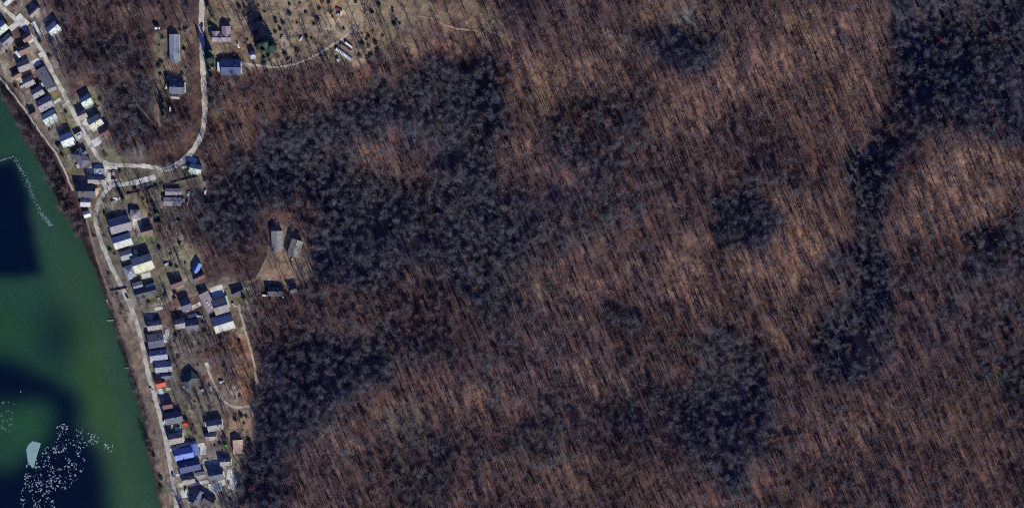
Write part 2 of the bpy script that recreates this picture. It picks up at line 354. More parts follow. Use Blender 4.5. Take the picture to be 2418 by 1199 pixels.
CW = mixm(CW, (0.040, 0.090, 0.052), np.exp(-((GW.X - bx + 60) / 55.) ** 2) * np.clip((GW.Y - 300) / 500, 0, 1))
CW = mixm(CW, (0.042, 0.100, 0.034), GW.ell(222, 920, 46, 230, -14, 1) * .95)
CW = mixm(CW, (0.018, 0.082, 0.028), GW.ell(10, 770, 70, 60, 0, 1) * .6); CW = mixm(CW, (0.018, 0.082, 0.028), GW.ell(50, 1010, 60, 50, 0, 1) * .6)
CW = mixm(CW, (0.045, 0.05, 0.035), np.clip(1 - (bx - GW.X) / 12., 0, 1) * .6)
CW = mixm(CW, (0.0006, 0.0055, 0.020), deep)
CW *= (1 + .10 * fnoise(GW.ny, GW.nx, 20, 510, 5, .7))[..., None]
CWv = np.stack([GW.sample(CW[..., k], WX, WY) for k in range(3)], -1)
water = grid_mesh('river_water', (WX - W0 / 2) * S, (H0 / 2 - WY) * S, np.zeros_like(WX, float), CWv,
                  mat('river_water', (0, 0, 0), .25, .35, var=.16, scale=.25, attr=True, bump=.25, bscale=.6))
tag(water, kind='structure')

# ------------------------------------------------------------------ roads, drives and slabs
m_road = mat('worn_asphalt', (.54, .52, .44), .9, .2, var=.3, scale=.3, rgb2=(.33, .31, .27))
m_lane = mat('pale_chipseal', (.60, .59, .49), .9, .2, var=.25, scale=.35, rgb2=(.34, .33, .28))
m_track = mat('dirt_track', (.25, .19, .14), .95, .1, var=.25, scale=.4)
m_gravel = mat('cream_gravel', (.48, .44, .34), .95, .1, var=.2, scale=.5)
m_conc = mat('concrete', (.66, .68, .60), .85, .3, var=.16, scale=.4, rgb2=(.40, .40, .36))
def smooth_path(pts, n=2):
    pts = [Vector((*p, 0)) for p in pts]
    for _ in range(n):
        q = [pts[0]]
        for a, b in zip(pts[:-1], pts[1:]): q += [a * .75 + b * .25, a * .25 + b * .75]
        pts = q + [pts[-1]]
    return pts
usemask = np.zeros((F.ny, F.nx))
def stamp(x, y, r):
    ix = int((x - MX0) / 3); iy = int((y - MY0) / 3); k = int(math.ceil(r / 3))
    usemask[max(0, iy - k):iy + k + 1, max(0, ix - k):ix + k + 1] = 1
def ribbon(name, pts, width, m, dz, rough=1.6):
    ps = smooth_path(pts); out_ = []; acc = []
    for a, b in zip(ps[:-1], ps[1:]):
        n = max(1, int((b - a).length / 4)); acc += [a.lerp(b, i / n) for i in range(n)]
    acc.append(ps[-1]); mb = MB(); K = 5
    for i, p in enumerate(acc):
        d = (acc[min(i + 1, len(acc) - 1)] - acc[max(i - 1, 0)]).normalized(); nrm = Vector((-d.y, d.x, 0))
        ww = width * (1 + .3 * mnoise.noise(Vector((i * .33, width, 3)))); off = rough * mnoise.noise(Vector((i * .5, 9, width)))
        for k in range(K):
            q = p + nrm * (ww * (k / (K - 1) - .5) + off)
            mb.v.append(tuple(P(q.x, q.y, dz)))
        stamp(p.x, p.y, width * .6)
    for i in range(len(acc) - 1):
        for k in range(K - 1):
            a = i * K + k; mb.f.append((a, a + K, a + K + 1, a + 1))
    return tag(mb.build(name, m), kind='structure')
ribbon('road', [(476,-290),(477,0),(475,60),(477,120),(481,190),(484,240),(483,290),(474,325),(455,358),(432,380),(405,398),(380,402)], 12.5, m_road, .20)
ribbon('village_street', [(-60,-30),(0,14),(30,40),(66,76),(95,112),(108,140),(126,175),(150,220),(162,245),(178,275),(200,318),(218,350),(236,378),(258,390),(330,391),(380,398)], 9.5, m_lane, .16)
ribbon('river_road', [(244,386),(250,405),(254,420),(266,438),(246,454),(232,478),(224,505),(228,540),(244,585),(262,628),(284,670),(302,710),(318,745),(334,800),(345,860),(356,905),(372,960),(384,1005),(392,1040),(401,1090),(410,1150),(418,1199),(440,1500)], 10, m_road, .18)
ribbon('side_lane', [(262,438),(300,434),(318,431)], 10, m_lane, .15)
ribbon('side_lane', [(205,402),(225,396),(246,388)], 9, m_lane, .14)
ribbon('river_track', [(-20,165),(0,183),(20,210),(40,235),(57,257),(80,290),(100,320),(118,343),(133,363),(157,413),(172,450)], 4.5, m_gravel, .12)
ribbon('river_track', [(200,500),(215,560),(235,630),(258,690),(276,735),(300,800),(322,860),(345,930),(366,1000),(384,1080),(395,1150),(402,1260)], 5, m_track, .12)
ribbon('dirt_track', [(440,700),(480,688),(530,668),(580,668),(606,660),(622,630),(636,600),(638,560)], 8, m_track, .12)
ribbon('school_lane', [(562,720),(575,765),(585,800),(596,840),(604,880),(607,925)], 5, m_gravel, .13)
ribbon('curved_drive', [(490,870),(500,895),(512,918),(522,940),(540,956),(562,962),(590,958)], 6, m_gravel, .14)
ribbon('dirt_track', [(572,150),(610,155),(650,160),(690,154),(735,138),(780,110),(812,90),(830,72),(850,50)], 5, m_gravel, .12)
ribbon('dirt_track', [(985,38),(1020,42),(1060,66),(1110,72),(1160,74),(1205,95),(1212,140)], 4.5, m_track, .12)
ribbon('dirt_track', [(370,200),(376,240),(372,285),(380,300)], 6, m_track, .12)
ribbon('dirt_track', [(300,200),(318,240),(345,272),(370,300)], 3, m_track, .12)
def slab(name, cx, cy, l, w_, a, m, dz=.22):
    mb = MB(); n = 6; c, s_ = math.cos(R(a)), math.sin(R(a))
    for j in range(n + 1):
        for i in range(n + 1):
            u = (i / n - .5) * l; v = (j / n - .5) * w_
            q = P(cx + u * c + v * s_, cy - u * s_ + v * c); mb.v.append((q.x, q.y, q.z + dz))
    for j in range(n):
        for i in range(n): k = j * (n + 1) + i; mb.f.append((k + n + 1, k + n + 2, k + 1, k))
    for i in range(-3, 4):
        for j in range(-3, 4): stamp(cx + i * l / 6 * c + j * w_ / 6 * s_, cy - i * l / 6 * s_ + j * w_ / 6 * c, 2)
    return tag(mb.build(name, m), kind='structure')
for a in [(340,425,56,13,16),(323,523,20,18,0),(208,290,20,24,60),(133,240,22,7,32),(155,246,20,6,32),(213,300,20,12,30),(228,335,22,18,30),(82,150,16,26,-62),(98,128,9,14,-62),
          (52,50,34,20,-45),(84,64,26,10,-58),(225,403,30,7,25),(514,690,30,30,-72),(508,1150,30,22,12),(540,1090,14,16,0),(550,1140,16,30,-20),(425,1145,14,10,5),(405,1045,12,18,10),(470,1050,26,8,10),(480,1062,14,22,0),(488,1092,20,8,-15),(380,925,10,16,15),(398,918,12,6,0),(420,1012,14,8,10),(250,440,10,18,30),(262,396,30,8,0),(455,378,20,14,-30),(70,98,10,18,-60),(35,60,14,30,-50),(100,130,10,16,-70),(440,735,10,8,20),(455,745,24,8,18),(395,790,8,26,8),(375,728,20,8,10),(463,722,10,24,-65),(440,1048,50,6,14),(408,1060,8,34,-75),(470,1140,46,8,12),(520,1140,24,14,14),
          (545,1120,18,26,-10),(497,1088,34,5,-8),(437,1165,20,18,5),(430,1118,30,6,14),(489,862,8,14,20),(345,650,22,12,16),(478,700,14,8,20),(540,775,26,8,18),(278,470,24,7,0),(258,418,8,20,0),(320,598,8,16,20),(198,388,18,6,25),(392,800,12,16,8),(437,395,16,6,10)]:
    slab('concrete_slab', *a, m_conc)
slab('gravel_yard', 835, 35, 34, 40, 0, mat('sandy_yard', (.38, .30, .20), .95, .1, var=.25, scale=.3), .12)

# ------------------------------------------------------------------ houses
ROOF = {'white': (.58, .63, .62), 'mint': (.50, .60, .53), 'pale': (.48, .50, .49), 'grey': (.28, .285, .285), 'slate': (.115, .13, .175), 'char': (.085, .09, .11),
        'brown': (.21, .14, .12), 'maroon': (.14, .075, .085), 'mauve': (.34, .29, .31), 'lilac': (.27, .27, .30), 'cream': (.52, .54, .40), 'tan': (.74, .55, .40),
        'red': (.50, .10, .06), 'blue': (.17, .25, .60), 'navy': (.055, .08, .19), 'olive': (.27, .28, .24), 'bluegrey': (.27, .31, .37), 'taupe': (.29, .265, .25)}
m_roof = {k: mat('roof_' + k, v, .75, .3, var=.34, scale=1.1, rgb2=tuple(min(1, c * .62 + .02) for c in v)) for k, v in ROOF.items()}
m_metal = {k: mat('metal_roof_' + k, v, .5, .4, var=.10, scale=.6, stretch=(5, .3, 1)) for k, v in ROOF.items() if k in ('white', 'slate', 'lilac', 'navy', 'blue', 'bluegrey')}
WALLC = [mat('siding_' + n, c, .8, .3, var=.08, scale=1.5) for n, c in (('white', (.70, .70, .68)), ('cream', (.62, .56, .44)), ('grey', (.42, .43, .45)), ('tan', (.45, .37, .28)), ('brick', (.30, .13, .09)))]
m_trim = mat('white_trim', (.78, .78, .76), .6, .3); m_glass = mat('window_glass', (.02, .03, .04), .08, .5)
m_door = mat('door_paint', (.25, .10, .07), .5, .4); m_brick = mat('chimney_brick', (.28, .12, .08), .9, .2, var=.2, scale=4)
m_found = mat('foundation_block', (.38, .37, .35), .9, .2, var=.1, scale=3); m_wood = mat('weathered_deck', (.34, .28, .21), .9, .2, var=.15, scale=2, stretch=(.4, 5, 1))
win_me = MB().box(0, 0, 0, 1.1, .08, 1.25).mesh('window', m_trim); pane_me = MB().box(0, -.045, 0, .9, .02, 1.05).mesh('pane', m_glass)
door_me = MB().box(0, 0, 0, .95, .08, 2.05).mesh('door', m_door)
post_me = MB().box(0, 0, 0, .12, .12, 2.5).mesh('porch_post', m_trim)
chim_me = MB().box(0, 0, 0, .8, .8, 2.2).box(0, 0, 1.14, .95, .95, .12).box(0, 0, 1.3, .35, .35, .24).mesh('chimney', m_brick)
vent_me = MB().cone((0, 0, -.3), (0, 0, .5), .09, .09, 8, True).cone((0, 0, .5), (0, 0, .58), .16, .16, 8, True).mesh('vent_pipe', m_trim)
def roof_mb(l, w_, kind, pitch, z0, ov=.45):
    """roof shell with thickness, ridge along x"""
    mb = MB(); a = l / 2 + ov; b = w_ / 2 + ov; t = .16; rise = b * math.tan(R(pitch)); zb = z0 - ov * math.tan(R(pitch))
    if kind == 'flat':
        mb.box(0, 0, z0 + .1, l + .3, w_ + .3, .2)
        for sy in (-1, 1): mb.box(0, sy * (w_ / 2 + .05), z0 + .35, l + .3, .25, .3)
        for sx in (-1, 1): mb.box(sx * (l / 2 + .02), 0, z0 + .352, .25, w_ - .16, .3)
        return mb
    hx = a if kind == 'gable' else max(0.05, a - b * .95)
    lo = [(-a, -b), (a, -b), (a, b), (-a, b)]
    b0 = [(x, y, zb) for x, y in lo]; t0 = [(x, y, zb + t) for x, y in lo]
    r0, r1 = (-hx, 0, zb + rise), (hx, 0, zb + rise); R0, R1 = (-hx, 0, zb + rise + t), (hx, 0, zb + rise + t)
    mb.v = b0 + t0 + [r0, r1, R0, R1]
    mb.f = [(4, 5, 11, 10), (6, 7, 10, 11), (1, 0, 8, 9), (3, 2, 9, 8), (0, 1, 5, 4), (2, 3, 7, 6)]
    if kind == 'gable': mb.f += [(1, 9, 11, 5), (9, 2, 6, 11), (3, 8, 10, 7), (8, 0, 4, 10)]
    else: mb.f += [(5, 6, 11), (7, 4, 10), (1, 2, 6, 5), (3, 0, 4, 7), (2, 1, 9), (0, 3, 8)]
    mb.box(0, 0, zb + rise + t + .02, 2 * hx, .3, .08)
    return mb
def gable_walls(l, w_, h, pitch, kind):
    mb = MB(); a, b = l / 2, w_ / 2; zt = h; d = -1.6
    mb.v = [(-a, -b, d), (a, -b, d), (a, b, d), (-a, b, d), (-a, -b, zt), (a, -b, zt), (a, b, zt), (-a, b, zt)]
    mb.f = [(3, 2, 1, 0), (0, 1, 5, 4), (2, 3, 7, 6)]
    if kind == 'gable':
        z = zt + b * math.tan(R(pitch)) - .02; mb.v += [(-a, 0, z), (a, 0, z)]
        mb.f += [(1, 2, 6, 9, 5), (3, 0, 4, 8, 7)]
    else: mb.f += [(1, 2, 6, 5), (3, 0, 4, 7), (4, 5, 6, 7)]
    return mb
hn = 0
def house(cx, cy, L, Wd, ang, roof, label, h=3.2, pitch=37, kind='gable', extra=(), cat='house', name=None, metal=False):
    """one building; L, Wd in map units with the ridge along L"""
    global hn; hn += 1; rr = random.Random(hn * 13)
    l, w_ = L * S, Wd * S
    root = empty(name or {'house': 'house', 'shed': 'shed'}.get(cat, cat.replace(' ', '_')), P(cx, cy), R(ang)); tag(root, label, cat)
    wm = rr.choice(WALLC); rm = m_metal[roof] if metal and roof in m_metal else m_roof[roof]
    gable_walls(l, w_, h, pitch, kind).build('wall', wm, root)
    MB().box(0, 0, -.5, l + .12, w_ + .12, 1.6).build('foundation', m_found, root) if cat == 'house' and rr.random() < .5 else None
    rf = roof_mb(l, w_, kind, pitch, h).build('roof', rm, root)
    if kind != 'flat' and cat == 'house':
        if rr.random() < .6: put('chimney', chim_me, rf, (rr.uniform(-.3, .3) * l, rr.choice((-1, 1)) * w_ * .12, h + w_ * .38 * math.tan(R(pitch)) + .4))
        for _ in range(2): put('vent_pipe', vent_me, rf, (rr.uniform(-.35, .35) * l, w_ * rr.uniform(.1, .3), h + w_ * .3 * math.tan(R(pitch)) + .1))
    if kind == 'flat':
        for _ in range(3): MB().box(rr.uniform(-.3, .3) * l, rr.uniform(-.25, .25) * w_, h + .55, 1.5, 1.2, .7).build('roof_vent_box', m_trim, rf)
    if w_ > 4:
        for sx in (-.28, .28):
            wi = put('window', win_me, root, (sx * l, -w_ / 2 - .02, 1.5)); put('pane', pane_me, wi)
        put('door', door_me, root, (0, -w_ / 2 - .02, 1.05))
        wi = put('window', win_me, root, (l / 2 + .02, 0, 1.5), R(90)); put('pane', pane_me, wi)
    for e in extra:
        kd, ex, ey, el, ew, er = e           # kind, offset x, y, length x, width y, roof colour (local map units; y up)
        ex, ey, el, ew = ex * S, ey * S, el * S, ew * S
        if kd == 'porch':
            pr = MB().box(ex, ey, 2.55, el, ew, .14).build('porch_roof', m_roof[er], root)
            for sx in (-1, 1):
                for sy in (-1, 1): put('porch_post', post_me, root, (ex + sx * (el / 2 - .15), ey + sy * (ew / 2 - .15), 1.23))
        elif kd == 'deck':
            MB().box(ex, ey, .1, el, ew, .7).build('deck', m_wood if er == 'wood' else m_roof[er], root)
        elif kd == 'wing':                   # ridge across
            wl = gable_walls(ew, el, h - .3, pitch, 'gable').build('wing_wall', wm, root); wl.location = (ex, ey, 0); wl.rotation_euler.z = R(90)
            wr = roof_mb(ew, el, 'gable', pitch, h - .3).build('wing_roof', m_roof[er], root); wr.location = (ex, ey, 0); wr.rotation_euler.z = R(90)
    n = 5; c, s_ = math.cos(R(ang)), math.sin(R(ang))
    for i in range(-n, n + 1):
        for j in range(-n, n + 1):
            u, v = i / n * (L / 2 + 3), j / n * (Wd / 2 + 3); stamp(cx + u * c + v * s_, cy - u * s_ + v * c, 2)
    return root
Hs = house
# ---- north-west end of the village, along the street
Hs(127,68,26,23,42,'white','bright white roofed house alone at the wood edge east of the street', extra=[('porch',6,-13,12,6,'white')])
Hs(82,29,28,12,43,'taupe','long narrow grey-brown shed beside the street north of the white-roofed house', h=3.6, cat='shed')
Hs(4,66,26,24,40,'mint','mint-white roofed house cut by the left edge beside the street')
Hs(17,96,26,20,40,'lilac','dull purple-grey roofed house in the yard trees south of the mint-white roof')
Hs(20,1,24,16,40,'pale','pale roofed house in the top left corner above the street')
Hs(64,90,20,17,35,'brown','small reddish-brown roofed house touching the street bend, north of the brown pair')
Hs(58,118,27,20,25,'brown','larger brown roofed house with a white camper parked at its lower left')
Hs(57,156,28,24,22,'taupe','brown-grey roofed house with a black north slope, south of the white camper')
Hs(40,178,20,13,30,'brown','low russet roofed shed near the bank above the grey roofed house', cat='shed', h=2.4)
Hs(69,194,24,20,25,'grey','grey roofed house with a white car at its river side, opposite the long slate roof')
Hs(108,185,50,22,-60,'slate','long slate-blue roofed house lying parallel to the street', pitch=14, extra=[('deck',8,-16,12,10,'pale')])
Hs(123,208,20,13,20,'grey','small dark grey roof tucked at the lower end of the long slate-blue roof', cat='shed', pitch=20)
Hs(90,219,26,22,30,'grey','first of three close riverside houses, with a grey south slope and black north slope')
Hs(107,246,34,28,28,'lilac','middle of three close riverside houses, with a lilac-grey roof', extra=[('wing',14,-2,10,20,'lilac')])
Hs(118,277,31,25,30,'mint','third of three close riverside houses, mint-white roof with a bright porch', extra=[('porch',0,-15,28,6,'white'),('porch',14,8,7,6,'white')])
Hs(78,268,14,12,30,'maroon','small dark maroon shed near the bank, west of the three riverside houses', cat='shed', h=2.4)
Hs(204,238,24,21,30,'mint','mint-white roofed house at the wood edge, northernmost east of the street', extra=[('porch',0,-13,24,6,'white')])
Hs(195,272,20,20,25,'taupe','small brown-grey roofed house just below the mint-white one east of the street')
Hs(226,289,30,27,30,'cream','cream roofed house with a broad black north slope, east of the street', extra=[('porch',-2,-15,28,6,'pale')])
Hs(248,312,24,20,30,'maroon','dark maroon-purple roofed house against the wood, behind the cream-roofed one')
Hs(188,322,19,16,30,'pale','flat pale garage right beside the street on its river side', kind='flat', cat='garage', h=2.6)
Hs(160,330,29,27,24,'white','blue-white roofed house beside the pale garage, with a long black shadow', h=3.6, extra=[('porch',6,-15,18,6,'white')])
Hs(192,373,40,26,-52,'slate','big cluttered slate hip roof south of the blue-white roof, near the river bank', kind='hip', pitch=28, h=3.6, extra=[('deck',10,-17,10,9,'white'),('wing',-6,12,12,14,'slate')])
# ---- the road junction
Hs(235,406,24,15,0,'bluegrey','small teal-grey flat roof just below the street junction', kind='flat', h=2.8, cat='garage')
Hs(228,425,37,20,0,'taupe','long house with a dark north slope, directly below the small teal-grey flat roof')
Hs(206,452,40,30,0,'char','large charcoal roofed house between the river bank and the road bend', h=3.8, extra=[('porch',24,0,8,14,'tan')])
Hs(203,478,22,19,0,'pale','pale grey roofed house just south of the large charcoal roof')
Hs(206,506,14,13,15,'white','tiny white roofed cabin by the bank inside the road bend', h=2.5, cat='shed')
Hs(462,399,27,19,-10,'mint','mint-white roofed house alone right of the hill road fork', extra=[('porch',0,-11,22,5,'white')])
Hs(410,453,36,14,0,'lilac','narrow grey trailer home, the upper of two side by side below the fork', h=3, pitch=18, cat='mobile home')
Hs(408,476,40,18,0,'lilac','wider lilac-grey trailer home, the lower of two side by side below the fork', h=3, pitch=14, cat='mobile home', metal=True, extra=[('porch',22,2,14,8,'grey')])
Hs(320,506,22,20,0,'lilac','small lilac-grey roofed house with a concrete apron, in the grass inside the bend', pitch=20, h=3.2, kind='hip')
# ---- houses down the river road
Hs(284,531,47,36,15,'lilac','large lilac-grey roofed house, biggest beside the river road bend', h=3.6, pitch=26, extra=[('deck',-26,-6,8,9,'white'),('porch',22,-6,10,12,'pale')])
Hs(290,569,42,28,18,'pale','pale grey roofed house immediately south of the large lilac-grey one', h=3.8)
Hs(348,546,26,20,15,'brown','dark brown roofed barn behind the houses, beside a green lawn', cat='barn', h=3.4)
Hs(299,602,26,20,18,'bluegrey','teal-grey roofed house with a dark slope, west of the lime-cream roof')
Hs(338,622,46,34,18,'cream','long house with a lime-cream south slope and a dark blue north shadow', h=4.2, extra=[('deck',-18,22,20,7,'cream'),('deck',-8,30,6,14,'cream'),('porch',0,-19,38,5,'cream')])
Hs(307,641,24,28,18,'bluegrey','square blue-grey hipped roof attached beside the lime-cream roof, facing the river road', kind='hip', pitch=22, extra=[('porch',-4,-16,12,4,'white')])
Hs(326,674,22,15,16,'lilac','small lilac roof at the road side, above the long black-roofed house', pitch=20, cat='garage')
Hs(345,690,50,20,14,'char','long charcoal roofed house below the small lilac roof, with a shadowed front', h=3.4)
Hs(356,675,21,7,18,'white','thin white carport roof in the yard north of the long charcoal roof', cat='carport', h=2.4, pitch=12)
Hs(418,668,28,17,20,'maroon','dark maroon shed by the dirt track, east of the river road houses', cat='shed', h=3.2)
Hs(465,632,23,14,62,'blue','bright blue roofed shed among trees north of the school', cat='shed', h=2.6)
Hs(470,654,25,13,25,'maroon','low dark purple shed right below the bright blue roofed shed', cat='shed', h=2.8)
Hs(440,720,23,25,20,'slate','slate roofed house immediately west of the school driveway', extra=[])
# school / church block
school_wing = house(492,714,50,23,-63,'mauve','long mauve flat-roofed wing with white edges, on the west of the school block', kind='flat', h=4.2, cat='school wing')
school = house(522,723,32,34,17,'taupe','grey-pink gabled hall between the mauve flat wing and the dirt bank', h=4.4, pitch=24, cat='hall', extra=[('porch',18,6,7,28,'white')])
school_hall = house(529,764,46,32,17,'pale','big gabled hall with a pale south slope at the southern end of the school block', h=4.8, pitch=34, cat='hall', extra=[('porch',-3,19,44,5,'white')])
bpy.context.view_layer.update()
for o_ in (school_wing, school_hall):            # one connected school complex
    rel = school.matrix_world.inverted() @ o_.matrix_world
    for ch in list(o_.children):
        ml = ch.matrix_local.copy(); ch.parent = school; ch.matrix_parent_inverse = Matrix.Identity(4); ch.matrix_local = rel @ ml
    bpy.data.objects.remove(o_)
school.name = 'school'; tag(school, 'large school complex with a mauve flat wing, white edges and a pale southern roof', 'school')
Hs(562,689,28,14,25,'char','charcoal shed in the shade just east of the school block', cat='shed', h=3)
Hs(455,768,28,26,8,'slate','dark slate roofed house south-west of the school block, beside a smaller grey one')
Hs(426,764,24,22,12,'grey','grey roofed house directly west of the dark slate roof below the school')
Hs(366,768,33,20,8,'taupe','brown-grey roofed house nearest the river road, above the large plain slate roof')
Hs(369,804,36,31,9,'slate','large plain slate roof on the river road with a white deck behind', pitch=16, h=3.8, extra=[('deck',22,2,9,20,'white')])
Hs(375,838,40,23,8,'bluegrey','blue-grey roofed house touching the large plain slate roof on its south', extra=[('porch',0,-14,34,5,'pale')])
Hs(387,866,38,23,6,'bluegrey','blue-grey roofed house second south of the large slate roof, above the red roof', extra=[])
Hs(394,887,22,13,6,'slate','small slate shed between the blue-grey house and the red roof', cat='shed', h=2.8)
Hs(380,904,21,17,14,'red','house with a bright red roof beside the river road')
Hs(450,897,36,27,48,'char','rounded dark slate hip roof of the house behind the red roof', kind='hip', pitch=30, h=3.6, extra=[('deck',-22,-4,8,16,'cream')])
Hs(396,955,22,18,10,'maroon','dark maroon roofed shed south of the red-roofed house by the road', cat='shed', h=3)
Hs(411,985,40,26,12,'slate','slate roofed house with a small red shed behind its east end', extra=[('porch',4,9,30,5,'pale')])
Hs(439,998,12,15,5,'red','small red roofed shed behind the slate house, smaller than the red-roofed house', cat='shed', h=2.6, pitch=22)
Hs(416,1034,32,24,12,'taupe','grey-brown roofed house right above the bright blue-roofed house', extra=[('porch',17,0,5,20,'cream')])
Hs(435,1071,43,27,13,'blue','large bright blue roofed house by the river road', h=3.4, extra=[('wing',27,4,17,26,'blue')])
Hs(449,1099,48,25,12,'navy','navy roofed house immediately south of the bright blue roof', h=3.6)
Hs(508,1003,34,25,10,'grey','grey roofed house with a white gutter edge, west of the tan clearing', extra=[('porch',-18,6,10,12,'white'),('porch',18,0,3,24,'white')])
Hs(499,1030,24,16,5,'taupe','small brown-grey shed behind the grey roofed house, west of a green bush', cat='shed', h=2.8)
Hs(563,1054,30,22,93,'tan','pale tan roofed barn standing alone on the grass at the wood edge', pitch=14, h=3.6, cat='barn')
Hs(512,1120,31,28,12,'slate','dark slate roofed house with a white van at its east end, near the bottom', extra=[('porch',-8,17,26,5,'bluegrey')])
Hs(533,1089,24,17,2,'grey','plain grey roofed house with a pointed black shadow, south-west of the tan barn', pitch=28)
Hs(475,1120,19,13,10,'grey','small low grey roof between the navy roof and the slate house', cat='garage', pitch=15)
Hs(446,1131,28,19,10,'taupe','taupe roofed house below the navy roof beside the river road')
Hs(466,1172,32,28,60,'slate','dark slate roofed house at the bottom edge beside the river road', extra=[])
Hs(493,1180,24,26,-30,'char','black roofed house at the bottom edge, right of the slate one')
# ---- hill road houses
Hs(412,115,64,20,-89,'bluegrey','very long slate-blue roofed building in the olive clearing west of the hill road', pitch=16, h=3.2, cat='long barn', metal=True, extra=[('deck',0,12,62,3,'white')])
Hs(372,66,10,6,0,'white','tiny white roofed shed at the left edge of the olive clearing', cat='shed', h=2.2)
Hs(418,207,32,29,-2,'slate','slate roofed house with a navy north slope, south of the very long building', h=3.8, extra=[('deck',19,0,4,26,'white'),('porch',-8,17,14,5,'white')])
Hs(414,229,18,8,-5,'mauve','small pink-grey shed right below the house south of the very long building', cat='shed', h=2.2)
Hs(523,90,42,18,0,'mauve','mauve roofed house with two wings, right of the hill road', h=3.4, pitch=24, extra=[('wing',12,12,20,28,'mauve'),('wing',-13,6,17,16,'mauve')])
Hs(546,160,44,36,0,'navy','blue roofed house below the mauve one, with a white gutter on the right', h=3.8, pitch=24, metal=True, extra=[('deck',24,0,4,28,'white')])
Hs(598,131,9,17,2,'white','small white roofed shed right of the blue roofed house, on the track', cat='shed', h=2.6)
# ---- hollow east of the village
Hs(655,568,43,25,92,'grey','grey roofed house, the left of two in the clearing in the woods', pitch=18, h=3.4)
Hs(697,586,38,26,72,'olive','weathered olive-grey roofed barn, the right of two in the clearing in the woods', pitch=20, h=4, cat='barn')
Hs(651,688,34,22,0,'char','black roofed house at the bottom of the wooded clearing, among parked vehicles')
Hs(693,683,16,14,20,'char','small black shed right of the black roofed house under the clearing', cat='shed')

# ------------------------------------------------------------------ hoop shelters, tank
def shelter(cx, cy, L, Wd, ang, m, label):
    root = empty('hoop_shelter', P(cx, cy), R(ang)); tag(root, label, 'shelter', 'long narrow shelters on the hillside')
    l, w_ = L * S, Wd * S; mb = MB(); n = 8
    for x in (-l / 2, l / 2):
        for i in range(n + 1):
            t = math.pi * i / n; mb.v.append((x, -math.cos(t) * w_ / 2, math.sin(t) * 2.4 - .3))
    for i in range(n): mb.f.append((i, n + 1 + i, n + 2 + i, i + 1))
    mb.build('cover', m, root)
    e = MB(); e.poly(mb.v[:n + 1]); e.poly(list(reversed(mb.v[n + 1:]))); e.build('end_wall', m_trim, root)
    hp = MB()
    for k in range(9):
        x = -l / 2 + l * k / 8
        for i in range(n):
            t0, t1 = math.pi * i / n, math.pi * (i + 1) / n
            hp.cone((x, -math.cos(t0) * (w_ / 2 + .03), math.sin(t0) * 2.45 - .3), (x, -math.cos(t1) * (w_ / 2 + .03), math.sin(t1) * 2.45 - .3), .05, .05, 4)
    hp.build('hoop_frame', m_trim, root)
    for i in range(-5, 6): stamp(cx + i / 5 * L / 2 * math.cos(R(ang)), cy - i / 5 * L / 2 * math.sin(R(ang)), 6)
m_cover = mat('plastic_cover', (.8, .82, .8), .5, .4, var=.08, scale=1); m_rust = mat('rusty_cover', (.18, .13, .14), .8, .2, var=.3, scale=1)
shelter(812, 128, 44, 9, -36, m_cover, 'longest white hoop shelter, lowest of the three on the hillside')
shelter(817, 114, 28, 7, -36, m_rust, 'dull rust-grey hoop shelter between the two white ones')
shelter(824, 106, 20, 6, -36, m_cover, 'short white hoop shelter, topmost of the three on the hillside')
root = empty('storage_tank', P(798, 142)); tag(root, 'round cream storage tank below the white hoop shelters', 'tank')
MB().cone((0, 0, -.5), (0, 0, 2.2), 1.6, 1.6, 20).build('shell', m_roof['cream'], root)
MB().cone((0, 0, 2.2), (0, 0, 2.7), 1.62, .3, 20, True).build('lid', m_roof['cream'], root)

# ------------------------------------------------------------------ vehicles
m_tyre = mat('tyre_rubber', (.02, .02, .02), .9); m_rim = mat('wheel_rim', (.5, .5, .5), .4, metal=.6); m_lamp = mat('headlight_glass', (.8, .8, .75), .2)
PAINT = {k: mat('paint_' + k, c, .3, .5) for k, c in (('white', (.82, .82, .80)), ('silver', (.45, .47, .5)), ('black', (.02, .02, .025)), ('red', (.45, .04, .03)), ('blue', (.05, .10, .28)), ('cream', (.7, .62, .45)), ('pink', (.6, .35, .42)))}
tyre_me = MB().cone((0, -.11, 0), (0, .11, 0), .33, .33, 14, True).mesh('tyre', m_tyre)
rim_me = MB().cone((0, -.118, 0), (0, .118, 0), .19, .19, 10, True).mesh('rim', m_rim)
lamp_me = MB().box(0, 0, 0, .06, .34, .16).mesh('headlight', m_lamp)
def loft(secs):
    mb = MB(); n = len(secs[0])
    for s_ in secs: mb.v += s_
    for i in range(len(secs) - 1):
        for k in range(n): a = i * n + k; b = i * n + (k + 1) % n; mb.f.append((a, b, b + n, a + n))
    mb.f.append(tuple(reversed(range(n)))); mb.f.append(tuple((len(secs) - 1) * n + k for k in range(n))); return mb
def sec(x, hw, z0, z1, c=.12): return [(x, -hw, z0), (x, hw, z0), (x, hw, z1 - c), (x, hw - c, z1), (x, -hw + c, z1), (x, -hw, z1 - c)]
